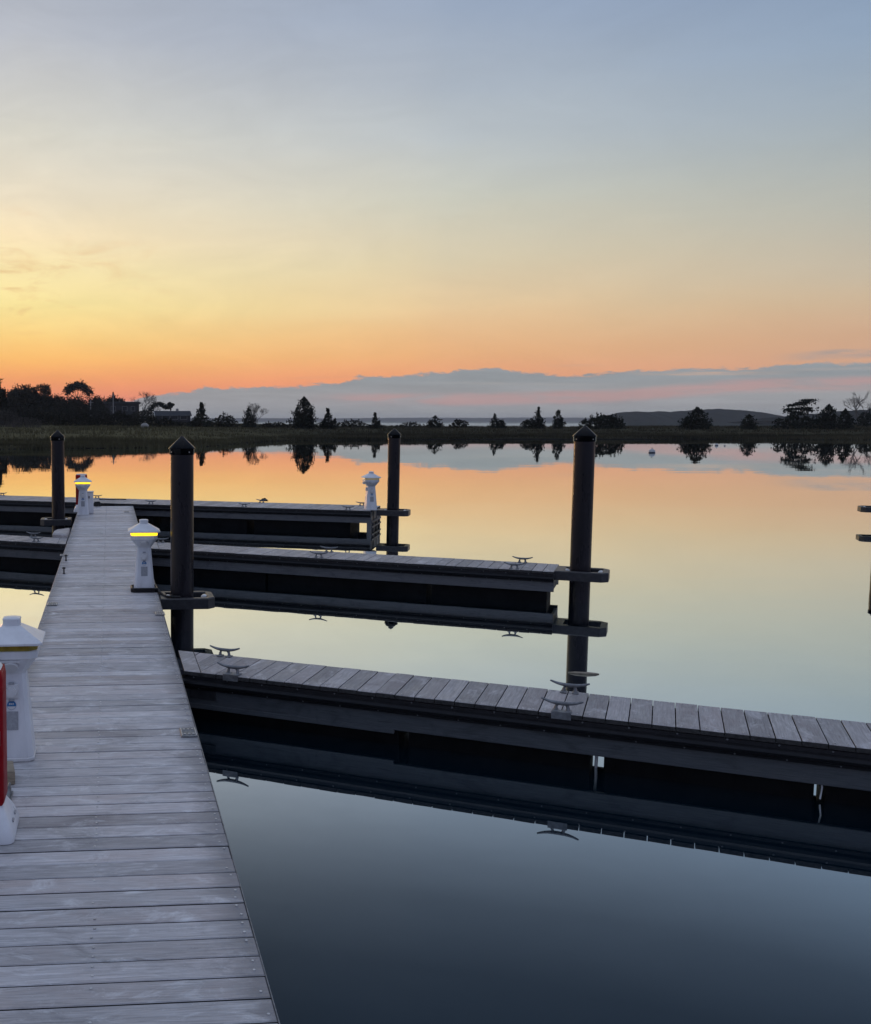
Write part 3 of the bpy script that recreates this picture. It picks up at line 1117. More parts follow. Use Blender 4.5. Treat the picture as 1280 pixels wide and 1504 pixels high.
def pedestal(loc, label, lens, black_base=False, rot=0.0, flip=False):
    r = thing('power_pedestal', label, 'pedestal', loc, R(-MAIN_AZ) + rot, 'lamp topped power pedestals')
    b = MB()
    b.loft([sq(.132, .03, .02), sq(.134, .03, .03), sq(.088, .022, .575)], 0)
    b.build('body', M['white'], r)
    b = MB()
    if black_base:
        b.loft([sq(.172, .04, .001), sq(.172, .04, .045), sq(.160, .04, .055), sq(.150, .034, .055), sq(.148, .034, .022)], 0)
        b.build('base', M['rubber'], r)
    else:
        b.loft([sq(.141, .034, .001), sq(.141, .034, .018), sq(.136, .034, .024)], 0)
        b.build('base', M['offwhite'], r)
    b = MB()
    b.loft([sq(.090, .022, .566), sq(.098, .026, .585), sq(.160, .045, .672), sq(.170, .048, .680), sq(.172, .048, .724), sq(.166, .046, .729)], 0)
    b.build('hood', M['white'], r)
    b = MB()
    b.loft([sq(.164, .045, .727), sq(.172, .048, .738), sq(.172, .048, .764), sq(.160, .045, .778)], 0)
    b.build('lens', lens, r)
    b = MB()
    b.loft([sq(.196, .030, .769), sq(.205, .032, .772), sq(.205, .032, .784), sq(.062, .016, .872)], 0)
    roof = b.build('roof', M['white'], r)
    b = MB()
    b.loft([sq(.055, .018, .868), sq(.055, .018, .908), sq(.058, .019, .910), sq(.055, .018, .919), sq(.03, .01, .925)], 0)
    b.build('finial', M['white'], roof)

    # fittings on the front face (which looks to local -y); the face leans back with height
    def fy(z):
        return -(.134 - (.134 - .088) * (z - .03) / .545)
    b = MB()                                                     # round outlet cover on a square plate
    z = .455
    y = fy(z) - .004
    b.box((-.046, y - .010, z - .05), (.046, y + .02, z + .05), bev=.006)
    n = 20
    b.loft([[(.036 * cos(k * 2 * pi / n), y - .010, z + .036 * sin(k * 2 * pi / n)) for k in range(n)],
            [(.033 * cos(k * 2 * pi / n), y - .026, z + .033 * sin(k * 2 * pi / n)) for k in range(n)]], 0)
    b.box((-.018, y - .016, z + .046), (.018, y - .002, z + .062), 1, bev=.003)
    b.box((-.018, y - .016, z - .062), (.018, y - .002, z - .046), 1, bev=.003)
    b.build('outlet_cover', [M['offwhite'], M['grey']], r)
    b = MB()                                                     # spring lid under the hood
    zc, yc = .626, -.150
    b.box((-.062, -.172, .655), (.062, -.150, .668), bev=.004)
    b.loft([[(.052 * cos(k * 2 * pi / n), -.132 - .030 * sin(k * 2 * pi / n) - .004, .625 + .036 * sin(k * 2 * pi / n)) for k in range(n)],
            [(.046 * cos(k * 2 * pi / n), -.150 - .030 * sin(k * 2 * pi / n), .616 + .034 * sin(k * 2 * pi / n)) for k in range(n)]], 0)
    b.build('outlet_lid', M['offwhite'], r)
    b = MB()                                                     # round sticker, blue above a white wave
    z = .365
    y = fy(z) - .003
    b.add([(.03 * cos(k * 2 * pi / n), y - (.03 * sin(k * 2 * pi / n)) * -.1, z + .03 * sin(k * 2 * pi / n)) for k in range(n)], [tuple(range(n))], 0)
    arc = [(.028 * cos(a), y - .0015 + .1 * .028 * sin(a), z + .028 * sin(a)) for a in [pi + .25 + k * (pi - .5) / 8 for k in range(9)]]
    b.add(arc, [tuple(range(9))], 1)
    for k, x0 in enumerate((-.016, -.006, .006)):                 # three illegible letter strokes
        b.add([(x0, y - .0015, z + .004), (x0 + .007, y - .0015, z + .004), (x0 + .007, y, z + .014), (x0, y, z + .014)], [(0, 1, 2, 3)], 1)
    b.build('sticker', [M['blue'], M['offwhite']], r)
    b = MB()                                                     # printed grey plate
    z = .265
    y = fy(z) - .002
    b.add([(-.042, fy(z - .06) - .003, z - .06), (.042, fy(z - .06) - .003, z - .06), (.042, fy(z + .06) - .003, z + .06), (-.042, fy(z + .06) - .003, z + .06)], [(0, 1, 2, 3)])
    b.build('label_plate', M['grey'], r)
    if flip:                                                     # side fittings seen from the far pedestal
        b = MB()
        b.box((-.200, -.04, .62), (-.150, .04, .665), bev=.006)
        b.build('side_lid', M['offwhite'], r)
        b = MB()
        b.box((-.125, -.03, .46), (-.094, .03, .54), bev=.005)
        b.build('side_outlet', M['offwhite'], r)
    return r


def on_main(x, y):
    p = to_main(P(x, y))
    w_ = main_m @ Vector((p.x, p.y, DECK + .0035))
    return w_


pn = to_main(P(20, 1112))
near_ped = pedestal(main_m @ Vector((max(-W + .085, pn.x), pn.y + .03, DECK + .0035)), 'white pedestal with unlit olive lens nearest at the left edge', M['lens_off'])
pm = to_main(P(212, 868))
mid_ped = pedestal(main_m @ Vector((min(-.165, pm.x + .02), pm.y + .03, DECK + .0035)), 'white pedestal with glowing yellow lens on black base at walkway right edge', M['lens_on'], True)
pf = to_main(P(122, 757))
far_ped = pedestal(main_m @ Vector((pf.x, pf.y + .12, DECK + .0035)), 'small white pedestal with glowing yellow lens in front of red cabinet', M['lens_on'])
pt = P(545.5, 752.5)
tip_ped = pedestal(Vector((pt.x, pt.y + .10, DECK + .0535)), 'white pedestal without glow standing at the cross dock tip', M['lens_dim'], flip=True)


# ------------------------------------------------------------------ fire extinguisher cabinets
def cabinet(loc, rotz, label):
    r = thing('extinguisher_cabinet', label, 'cabinet', loc, rotz, 'red extinguisher cabinets')

    def rr(h, d_, c, z):
        n = 5
        out = []
        for sx, sy, a0 in ((1, -1, -pi / 2), (1, 1, 0), (-1, 1, pi / 2), (-1, -1, pi)):
            for k in range(n):
                a = a0 + k * pi / 2 / (n - 1)
                out.append((sx * (h - c) + c * cos(a), sy * (d_ - c) + c * sin(a), z))
        return out
    b = MB()
    b.loft([rr(.125, .095, .02, .17), rr(.135, .105, .02, .19), rr(.137, .107, .02, .85), rr(.130, .100, .02, .89), rr(.10, .07, .02, .902)], 0, .5, True)
    b.build('shell', M['red'], r)
    b = MB()
    b.box((-.105, -.122, .28), (.105, -.104, .80), bev=.012)
    b.box((.112, -.118, .50), (.124, -.104, .58), bev=.003)
    b.build('door', M['dkred'], r)
    b = MB()
    b.loft([rr(.190, .19, .04, .001), rr(.190, .19, .04, .035), rr(.165, .16, .04, .10), rr(.125, .10, .035, .175), rr(.110, .085, .035, .185)], 0, .5, True)
    b.box((.12, -.075, .072), (.182, -.035, .086), 1, bev=.004)
    b.box((.12, .035, .072), (.182, .075, .086), 1, bev=.004)
    b.build('base', [M['white'], M['grey']], r)
    b = MB()
    b.loft([rr(.132, .102, .04, .880), rr(.116, .086, .04, .905), rr(.06, .04, .03, .912)], 0, .5, True)
    b.build('top_cap', M['offwhite'], r)
    return r


pc = to_main(P(20, 1242))
cab = cabinet(main_m @ Vector((pc.x - .19, pc.y + .19, DECK + .0035)), R(-MAIN_AZ), 'red cabinet on white base at the left edge in front of unlit pedestal')
pc = to_main(P(119.5, 752))
cabinet(main_m @ Vector((max(pc.x, -W + .10), pc.y + .10, DECK + .0035)), R(-MAIN_AZ), 'far red cabinet standing just behind the small lit pedestal')

# things standing round the near pedestal
pb = to_main(P(21, 1150))
b = MB()
b.box((-.035, -.10, 0), (.035, .10, .085), bev=.006)
wbk = b.build('timber_block', M['block'], None, main_m @ Vector((pb.x - .04, pb.y + .05, DECK + .0035)), R(-MAIN_AZ) + .15)
tag(wbk, 'short bare timber block lying between the red cabinet and unlit pedestal', 'timber block')
pb = to_main(P(13, 1172))
b = MB()
b.box((-.02, -.075, 0), (.02, .075, .012), bev=.003)
b.tube([(0, .04, .01), (0, .035, .04), (0, -.01, .055)], [.014, .012, .014], 8)
b.tube([(0, .06, .062), (0, 0, .052), (0, -.06, .035), (0, -.09, .02)], [.008, .014, .014, .009], 8)
hw = b.build('dock_latch', M['galv'], None, main_m @ Vector((pb.x, pb.y, DECK + .0035)), R(-MAIN_AZ))
tag(hw, 'small grey metal latch on the boards beside the red cabinet', 'latch')

# utility box and coiled hose beyond the far pedestal
pu = to_main(P(131, 755))
ub = thing('utility_box', 'narrow white utility box right of the small lit far pedestal', 'utility box', main_m @ Vector((pu.x, pu.y + .16, DECK + .0035)), R(-MAIN_AZ))
b = MB()
b.box((-.10, -.10, 0), (.10, .10, .50), bev=.012)
b.build('case', M['white'], ub)
b = MB()
b.box((-.112, -.112, .502), (.112, .112, .525), bev=.008)
b.build('lid', M['offwhite'], ub)
b = MB()
b.box((-.012, -.114, .36), (.012, -.102, .42), bev=.003)
b.build('latch', M['darkmetal'], ub)


def coil(loc, rad, turns, h, seed):
    b = MB()
    rr_ = random.Random(seed)
    pts = []
    for k in range(turns * 16):
        a = k * 2 * pi / 16
        r_ = rad * (1 - .35 * (k / (turns * 16))) + rr_.uniform(-.006, .006)
        pts.append((r_ * cos(a), r_ * sin(a) * .8, .016 + h * k / (turns * 16) + rr_.uniform(0, .004)))
    b.tube(pts, .016, 6)
    return b.build('hose_coil', M['rope'], None, loc)


ph = P(143, 744)
tag(coil(Vector((ph.x, ph.y, DECK + .003)), .09, 6, .10, 3), 'black coiled hose on the deck beside the white utility box', 'hose')
# black cable from the lit pedestal to the pile guide
pa = mid_ped.location
pts = [Vector((pa.x + .16, pa.y - .02, DECK + .04)), Vector((pa.x + .19, pa.y - .12, DECK + .02)), Vector((pa.x + .215, pa.y - .25, DECK + .016)), Vector((pa.x + .27, pa.y - .42, DECK - .0)), Vector((p1.x - .16, p1.y - .255, DECK + .018)), Vector((p1.x - .02, p1.y - .262, DECK + .016))]
b = MB()
b.tube(pts, .016, 8)
tag(b.build('cable', M['rope']), 'black cable lying from the lit pedestal base to the pile hoop', 'cable')
# dark line made fast on the cross dock
pr_ = P(388, 740)
b = MB()
rr_ = random.Random(8)
b.tube([(pr_.x + (.10 - .002 * k) * cos(k * .8) * (1 + .25 * rr_.random()), pr_.y + .05 * sin(k * .8), DECK + .066 + .0022 * k + .012 * rr_.random()) for k in range(34)], .013, 6)
tag(b.build('mooring_line', M['rope']), 'dark mooring line heaped round a far cleat of the cross dock', 'rope')
pr_ = P(165, 737)
b = MB()
b.tube([(pr_.x - .35 + .09 * k, pr_.y + .06 * sin(k * 1.3) + .01 * k, DECK + .066) for k in range(9)], .014, 6)
tag(b.build('mooring_line', M['rope']), 'dark line lying straight on the cross dock beyond the coiled hose', 'rope')

# a stick floating in front of the nearest finger
ps = P(857, 990, 0)
b = MB()
b.tube([(-.15, .02, .004), (-.08, .0, .008), (.04, -.01, .008), (.12, .0, .006), (.16, .015, .004)], [.004, .014, .017, .013, .004], 8)
st = b.build('driftwood_stick', M['block'], None, Vector((ps.x, ps.y, 0)), R(-12))
tag(st, 'grey stick floating beside the thick pile reflection behind the nearest finger dock', 'driftwood')


# ------------------------------------------------------------------ buoys
def buoy(x, y, r, label):
    p = P(x, y, 0)
    t_ = thing('mooring_buoy', label, 'buoy', (p.x, p.y, 0), 0, 'mooring buoys')
    n, b = 20, MB()
    rings = []
    for k in range(1, 12):
        a = -pi / 2 + pi * k / 12
        rings.append([(r * cos(a) * cos(2 * pi * i / n), r * cos(a) * sin(2 * pi * i / n), r * .25 + r * sin(a)) for i in range(n)])
    b.loft(rings[:6], 1, .5, True)
    b.loft(rings[5:], 0, .5, True)
    b.build('float', [M['buoy'], M['buoydark']], t_)
    b = MB()
    b.tube([(0, 0, r * 1.2), (0, 0, r * 1.38)], r * .1, 8)
    b.tube([(r * .16 * cos(k * pi / 6), 0, r * 1.46 + r * .16 * sin(k * pi / 6)) for k in range(13)], r * .05, 6)
    b.build('ring', M['galv'], t_)
    return t_


buoy(958, 665, .26, 'white mooring buoy with dark underside, largest and nearest on the water')
buoy(1053, 654.5, .17, 'tiny dark buoy close to the far bank')
buoy(1065, 655, .09, 'tiniest buoy, just right of the tiny dark one near the bank')


# ------------------------------------------------------------------ trees and shrubs
def leaf(b, c, s, r, up=.3):
    """one small leaf clump face of random tilt"""
    a = Vector((r.gauss(0, 1), r.gauss(0, 1), r.gauss(0, 1) + up)).normalized()
    u = a.orthogonal().normalized()
    w_ = a.cross(u)
    t_ = r.uniform(0, 2 * pi)
    u, w_ = u * cos(t_) + w_ * sin(t_), w_ * cos(t_) - u * sin(t_)
    l_ = s * r.uniform(.7, 1.4)
    m_ = s * r.uniform(.35, .7)
    b.add([c - u * l_ * .6, c + w_ * m_, c + u * l_, c - w_ * m_], [(0, 1, 2, 3)])


def spray(b, p, q, r, n, s, spread):
    """leaf clumps along a twig from p to q, thinning to its tip"""
    for k in range(n):
        u = r.random() ** .8
        sp = spread * (1 - .75 * u)
        c = p.lerp(q, u) + Vector((r.gauss(0, sp), r.gauss(0, sp), r.gauss(0, sp * .8)))
        leaf(b, c, s * (1 - .35 * u), r)


def limb(tb, p, q, r0, r1, r, bend=.08, n=4):
    d_ = (q - p).length
    pts = [p.lerp(q, k / n) + Vector((r.gauss(0, 1), r.gauss(0, 1), r.gauss(0, .6))) * (bend * d_ * (0 if k in (0, n) else 1)) for k in range(n + 1)]
    tb.tube(pts, [r0 + (r1 - r0) * k / n for k in range(n + 1)], 5)
    return pts


def cedar(h, w, r, shape='cone', dens=1.0):
    """evergreen built of one main leader and lower side leaders; every outline is ragged with upswept tips"""
    tb, cb = MB(), MB()
    sd = r.uniform(0, 50)
    s = .15 + .016 * h
    leaders = [(0, 0, h, w * (.5 if shape != 'spiky' else .42))]
    for k in range({'cone': 2, 'broad': 4, 'spiky': 5}[shape]):
        a = r.uniform(0, 2 * pi) if k > 1 else k * pi + r.uniform(-.5, .5)
        d_ = w * r.uniform(.18, .32)
        leaders.append((d_ * cos(a), d_ * sin(a), h * r.uniform(*((.35, .7) if shape != 'spiky' else (.22, .55))), w * r.uniform(.17, .26)))
    for n_, (lx, ly, lh, lr) in enumerate(leaders):
        limb(tb, Vector((lx * .3, ly * .3, -.3)), Vector((lx, ly, lh * .95)), (.03 * h + .03) * (1 if n_ == 0 else .6), .012, r, .015, 5)

        def rad(z, a):
            u = z / lh
            base = {'cone': (1 - u) ** .85, 'broad': (1 - u ** 1.8) ** .9 * (.75 + .25 * min(1, u * 6)), 'spiky': .12 + .88 * max(0, 1 - u * 1.25) ** 1.1}[shape if n_ == 0 else 'cone']
            nz = noise.noise(Vector((cos(a) * 1.2 + sd, sin(a) * 1.2 + n_ * 7, z * 6.5 / h)))
            return lr * base * max(.45, 1.08 + .85 * nz)
        area = lh * lr
        for k in range(int((70 + 75 * area) * dens)):
            z = lh * (r.random() ** 1.15)
            a = r.uniform(0, 2 * pi)
            q = rad(z, a) * math.sqrt(r.uniform(.08, 1))
            leaf(cb, Vector((lx * (.55 + .45 * z / lh) + q * cos(a), ly + q * sin(a), z)), s, r)
        for k in range(int((10 + 2.2 * h) * (1 if n_ == 0 else .5))):
            z = lh * r.uniform(.06, .9)
            a = r.uniform(0, 2 * pi)
            q = rad(z, a)
            p = Vector((lx + q * .75 * cos(a), ly + q * .75 * sin(a), z))
            L = (.09 * h + .25) * r.uniform(.5, 1.15)
            e = p + Vector((cos(a) * .75, sin(a) * .75, r.uniform(.35, 1.0))).normalized() * L
            e.z = min(e.z, h)
            tb.tube([p, e], [.02, .008], 4)
            spray(cb, p, e, r, 9, s * .8, .10)
        spray(cb, Vector((lx, ly, lh * .82)), Vector((lx, ly, lh)), r, 14, s * .75, .10)
    return tb, cb


def mound(h, w, r, dens=1.0, spikes=5):
    """dense wide shrub thicket with several upright tips"""
    tb, cb = MB(), MB()
    n = max(5, int(w / 1.1))
    s = .20 + .024 * h
    for k in range(n):
        fx = (k + .5) / n * 2 - 1
        x = fx * w / 2 * .86
        hh = h * (1 - abs(fx) ** 2.6 * .55) * r.uniform(.66, .9)
        y = r.uniform(-.25, .25) * w * .5
        limb(tb, Vector((x, y, -.2)), Vector((x + r.uniform(-.2, .2), y, hh * .8)), .05, .015, r, .05, 3)
        ew = w / n * 1.25
        for j in range(int((60 + 26 * ew * hh) * dens)):
            t_ = r.uniform(0, 2 * pi)
            v = r.uniform(-.1, 1)
            rr_ = ew * math.sqrt(max(0, 1 - max(0, v) ** 2)) * r.uniform(.4, 1.0)
            leaf(cb, Vector((x + rr_ * cos(t_), y + rr_ * sin(t_), v * hh)), s, r)
    for k in range(spikes):
        x = r.uniform(-.42, .42) * w
        base = h * (1 - abs(2 * x / w) ** 2.4 * .6) * .62
        tip = Vector((x + r.uniform(-.25, .25), r.uniform(-.3, .3), min(h, base + h * r.uniform(.2, .4))))
        if k == 0:
            tip.z = h
        spray(cb, Vector((x, tip.y, base * .7)), tip, r, int(30 * dens), s * .8, .10 + .03 * h)
    return tb, cb


def broadleaf(h, w, r, bare=.0, crown0=.25, dens=1.0):
    """rounded deciduous crown made of separate boughs with gaps"""
    tb, cb = MB(), MB()
    fork = Vector((0, 0, h * crown0))
    limb(tb, Vector((0, 0, -.3)), fork, .03 * h + .04, .022 * h + .02, r, .02, 3)
    s = .18 + .02 * h
    for k in range(int(22 * dens)):
        a = r.uniform(0, 2 * pi)
        v = r.uniform(.12, 1) ** .7
        rr_ = w / 2 * math.sqrt(max(.04, 1 - (v * .92) ** 2)) * r.uniform(.5, .92)
        c = Vector((rr_ * cos(a), rr_ * sin(a), h * (crown0 + (1 - crown0) * v * .9)))
        limb(tb, fork + Vector((0, 0, r.uniform(-.1, .15) * h)), c, .012 * h + .02, .012, r, .08, 4)
        R_ = w * r.uniform(.13, .2)
        for j in range(int(85 * (1 - bare))):
            d_ = Vector((r.gauss(0, 1), r.gauss(0, 1), r.gauss(0, .7)))
            leaf(cb, c + d_.normalized() * R_ * r.random() ** .5, s, r)
    return tb, cb


def bare_tree(h, w, r, twig=.5, lev=5):
    """leafless crown: limbs dividing into fine twigs, a few dead leaves left"""
    tb, cb = MB(), MB()

    def grow(p, d_, L, rad, lev):
        q = p + d_ * L
        q.x = q.x if abs(q.x) < w / 2 else math.copysign(w / 2 * r.uniform(.8, 1), q.x)
        if q.z > h:
            q.z = h * r.uniform(.84, 1)
        limb(tb, p, q, rad, rad * .6, r, .06, 3)
        if lev == 0:
            if r.random() < twig:
                for k in range(2):
                    leaf(cb, q + Vector((r.gauss(0, .12), r.gauss(0, .12), r.gauss(0, .12))), .12, r)
            return
        for k in range(3 if lev > 1 else 4):
            dd = (d_ + Vector((r.gauss(0, .52), r.gauss(0, .52), r.gauss(.12, .30)))).normalized()
            grow(p.lerp(q, r.uniform(.5, 1)), dd, L * r.uniform(.6, .82), max(.016, rad * .6), lev - 1)
    for k in range(4):
        a = r.uniform(0, 2 * pi)
        grow(Vector((0, 0, h * .08 * k)), Vector((cos(a) * .75, sin(a) * .5, 1)).normalized(), h * (.32 if lev > 4 else .36), .012 * h, lev)
    limb(tb, Vector((0, 0, -.3)), Vector((0, 0, h * .4)), .018 * h, .012 * h, r, .03, 4)
    if not cb.v:
        leaf(cb, Vector((0, 0, h * .9)), .1, r)
    return tb, cb


def umbrella_pine(h, w, r, lean=0.0, c0=.55, plates=9, thick=.12, spots=None):
    """bare trunk and limbs carrying flat plates of needles"""
    tb, cb = MB(), MB()
    fork = Vector((lean * h * .5, 0, h * c0))
    limb(tb, Vector((0, 0, -.3)), fork, .03 * h, .02 * h, r, .02, 4)
    s = .18 + .022 * h
    if spots:
        trunk = limb(tb, fork, Vector((.22 * w, 0, h * .93)), .018 * h, .02, r, .04, 4)
        for fx, fz, fw in spots:
            c = Vector((fx * w, r.uniform(-.15, .15) * w, fz * h))
            limb(tb, fork.lerp(Vector((.2 * w, 0, h * .9)), max(0, min(1, (fz - c0 - .1) / (1 - c0)))), c, .010 * h, .015, r, .06, 3)
            for j in range(int(420 * fw)):
                d_ = Vector((r.gauss(0, .42), r.gauss(0, .42), r.gauss(0, .42)))
                leaf(cb, c + Vector((d_.x * w * fw, d_.y * w * fw, d_.z * thick * h + abs(d_.x) * -.02 * h)), s * .85, r, 1.2)
        return tb, cb
    for k in range(plates):
        fx = ((k + .5) / plates) * 2 - 1
        v = 1 - abs(fx) ** 2 * .55 - r.uniform(0, .12)
        c = Vector((fx * w * .42 + lean * h * v * .6, r.uniform(-.3, .3) * w * .6, h * (c0 + (1 - c0 - thick * .5) * v)))
        limb(tb, fork + Vector((0, 0, -r.uniform(0, .2) * h)), c - Vector((0, 0, thick * h * .3)), .012 * h, .02, r, .1, 4)
        for j in range(170):
            d_ = Vector((r.gauss(0, .5), r.gauss(0, .5), r.gauss(0, .42)))
            leaf(cb, c + Vector((d_.x * w * .16, d_.y * w * .16, d_.z * thick * h)), s, r, 1.2)
    return tb, cb


def reeds(h, w, r):
    tb, cb = MB(), MB()
    for k in range(int(90 * w / 3)):
        x, y = r.uniform(-w / 2, w / 2), r.uniform(-1.2, 1.2)
        hh = h * r.uniform(.5, 1) * (1 - .4 * abs(2 * x / w) ** 3)
        lx = r.gauss(.08, .1) * hh
        tb.add([(x - .025, y, -.1), (x + .025, y, -.1), (x + lx, y + r.gauss(0, .1), hh)], [(0, 1, 2)])
        for j in range(4):
            leaf(cb, Vector((x + lx + r.gauss(0, .08), y + r.gauss(0, .06), hh + r.gauss(-.12, .12))), .13, r)
        if r.random() < .7:
            u = r.uniform(.3, .8)
            cb.add([(x + lx * u, y, hh * u), (x + lx * u + r.gauss(0, .35), y + .05, hh * u + r.uniform(.1, .4)), (x + lx * u, y, hh * u + .06)], [(0, 1, 2)])
    return tb, cb


SEED = [100]


def plant(name, cat, label, kind, px, ytop, wpx, D, group=None, leafm='leaf_c', bark='bark', seed=None, **kw):
    SEED[0] += 1
    r = random.Random(seed or SEED[0])
    X = (px - CX) / F * D
    z0 = land_z(px, D)
    h = at(px, ytop, D).z - z0
    w = wpx * D / F
    tb, cb = kind(h, w, r, **kw)
    root = thing(name, label, cat, (X, D, z0), 0, group)
    cb.build('foliage' if kind in (mound, reeds) else 'crown', M[leafm], root)
    tb.build('stems' if kind in (mound, reeds) else 'trunk', M[bark], root)
    return root


GL = 'trees of the wooded shore at the left'
GR = 'shrubs and small cedars along the far bank'
G3 = 'dark thickets below the wooded shore'

# far wooded rise at the left
plant('spruce_tree', 'tree', 'tallest dark conifer cut by the left border', cedar, -4, 547, 46, 230, GL, dens=1.7)
plant('broadleaf_tree', 'tree', 'wide dark tree mass just right of the tallest conifer at the left border', broadleaf, 34, 567, 62, 330, GL, 'leaf_b', dens=3.2, crown0=.12)
plant('broadleaf_tree', 'tree', 'round thin-leaved tree rising behind the wide dark mass at the left', broadleaf, 63, 562, 40, 380, GL, 'leaf_b', dens=1.2, bare=.35)
plant('broadleaf_tree', 'tree', 'rounded tree filling the dip left of the umbrella crowned pine', broadleaf, 82, 580, 40, 340, GL, 'leaf_b', dens=1.8, crown0=.1)
plant('umbrella_pine', 'tree', 'umbrella crowned pine with sky showing through its limbs', umbrella_pine, 116, 562, 42, 420, GL, 'leaf_p', c0=.56, plates=12)
plant('broadleaf_tree', 'tree', 'low broad tree at the foot of the umbrella crowned pine', broadleaf, 108, 585, 52, 320, GL, 'leaf_b', dens=2, crown0=.08)
plant('broadleaf_tree', 'tree', 'flat topped tree between the umbrella pine and the pointed conifer', broadleaf, 140, 582, 40, 400, GL, 'leaf_b', dens=2, crown0=.08)
plant('spruce_tree', 'tree', 'small pointed conifer tip rising behind the tall utility pole', cedar, 167, 576, 20, 400, GL, dens=1.2)
plant('broadleaf_tree', 'tree', 'dark rounded tree behind the flat roofed house', broadleaf, 170, 583, 42, 410, GL, 'leaf_b', dens=2, crown0=.1)
plant('bare_tree', 'tree', 'pale leafless tree right of the flat roofed house', bare_tree, 210, 569, 42, 400, GL, 'leaf_b', 'bark_pale', seed=5, twig=.2)
plant('pine_tree', 'tree', 'dark pine at the left end of the gabled house', umbrella_pine, 234, 591, 30, 360, GL, 'leaf_p', c0=.45, plates=8)
plant('broadleaf_tree', 'tree', 'small tree with round tuft on thin stem above the gabled roof', broadleaf, 251, 590, 11, 360, GL, 'leaf_p', dens=1, crown0=.62)
# dense wood behind the thickets
for lab, px, yt, wp, D in (('dense dark woodland edge below the round thin-leaved tree', 44, 563, 84, 300), ('dense dark woodland edge at the foot of the umbrella crowned pine', 104, 580, 80, 296),
                           ('dense dark woodland filling the dip left of the umbrella crowned pine', 78, 577, 54, 335), ('dense dark woodland left of the taller utility pole', 140, 581, 46, 340),
                           ('dense dark woodland edge behind the large flat roofed house', 168, 582, 84, 425), ('dark woodland between pale leafless tree and gabled house', 216, 597, 56, 345)):
    plant('woodland_thicket', 'thicket', lab, mound, px, yt, wp, D, GL, 'leaf_b', dens=1.3, spikes=3)
# thickets in front
plant('shrub_thicket', 'thicket', 'dark thicket below the wide tree mass, above grey reeds', mound, 60, 600, 70, 215, G3, 'leaf_b', dens=1.2)
plant('shrub_thicket', 'thicket', 'dark thicket right behind the leftmost pile', mound, 112, 601, 62, 205, G3, 'leaf_b', dens=1.3)
plant('shrub_thicket', 'thicket', 'dark thicket in front of the flat roofed house', mound, 168, 600, 74, 212, G3, 'leaf_b', dens=1.3)
plant('shrub_thicket', 'thicket', 'dark thicket below the pale leafless tree', mound, 212, 606, 46, 205, G3, 'leaf_b', dens=1.2)
plant('shrub_thicket', 'thicket', 'rounded dark bush in front of the gabled house', mound, 243, 612, 34, 196, G3, 'leaf_b', dens=1.2)
plant('shrub_thicket', 'thicket', 'low dark hedge right of the gabled house foot', mound, 272, 617, 40, 205, G3, 'leaf_b', dens=1.2)
plant('reed_clump', 'reeds', 'tall grey reeds at the left border below the conifer', reeds, 8, 601, 34, 190, 'grey reed clumps', 'reed', 'reed')
plant('reed_clump', 'reeds', 'lower grey reeds right of the tallest reeds', reeds, 40, 612, 40, 182, 'grey reed clumps', 'reed', 'reed')
plant('reed_clump', 'reeds', 'pale reed tuft left of the pale boulder', reeds, 190, 627, 26, 190, 'grey reed clumps', 'reed', 'reed')
# along the bank, left to right
plant('cedar_tree', 'tree', 'spiky cedar with upswept limbs right of the gabled house', cedar, 296, 591, 44, 195, GR, shape='spiky', dens=1.25)
plant('shrub', 'shrub', 'dark rounded shrub with thin spikes between spiky cedar and half bare tree', mound, 330, 604, 36, 195, GR, 'leaf_b', spikes=6)
plant('cedar_tree', 'tree', 'narrow dark cedar standing against the half bare tree', cedar, 365, 598, 24, 192, GR, shape='cone', dens=1.2)
plant('bare_tree', 'tree', 'half bare round crowned tree right of the narrow dark cedar', bare_tree, 376, 591, 40, 194, GR, 'leaf_b', 'bark', seed=12, twig=.25, lev=4)
plant('shrub', 'shrub', 'low dark hedge between the half bare tree and the tallest bank cedar', mound, 404, 618, 44, 196, GR, 'leaf_b', spikes=3)
plant('cedar_tree', 'tree', 'tallest full cedar on the bank, between two small spiky ones', cedar, 446, 583, 41, 178, GR, shape='broad', dens=1.5)
plant('cedar_tree', 'tree', 'small cedar with thin tip just right of the tallest bank cedar', cedar, 481, 600, 34, 180, GR, shape='spiky', dens=1.3)
plant('shrub', 'shrub', 'long low brown hedge between two small cedars', mound, 516, 614.5, 44, 200, GR, 'leaf_b', spikes=5)
plant('cedar_tree', 'tree', 'small wide cedar left of the cross dock pile tip', cedar, 550, 606, 28, 182, GR, shape='spiky', dens=1.3)
plant('shrub', 'shrub', 'faint low scrub right of the cross dock pile tip', mound, 600, 618.5, 40, 205, GR, 'leaf_b', spikes=4, dens=.7)
plant('shrub', 'shrub', 'spiky fan shaped bush on the open bank', cedar, 638, 610.5, 26, 186, GR, shape='broad', dens=.9)
plant('shrub', 'shrub', 'domed greyish bush right of the spiky fan shaped one', mound, 674, 613.5, 28, 196, GR, 'leaf_b', spikes=0)
plant('shrub', 'shrub', 'lopsided small cedar with a hooked tip and low right arm', cedar, 725, 607, 15, 192, GR, shape='cone', dens=1.0)
plant('shrub', 'shrub', 'tiny bush touching the lopsided small cedar', mound, 735, 615, 14, 192, GR, spikes=2)
plant('cedar_tree', 'tree', 'ragged cedar with two forked bare tips', cedar, 789, 598, 24, 188, GR, shape='spiky', dens=1.1)
plant('shrub', 'shrub', 'low bush at the left foot of the fork tipped cedar', mound, 776, 612, 22, 188, GR, spikes=4)
plant('cedar_tree', 'tree', 'small pear shaped cedar left of the thick pile tip', cedar, 818, 602, 18, 188, GR, shape='broad', dens=1.2)
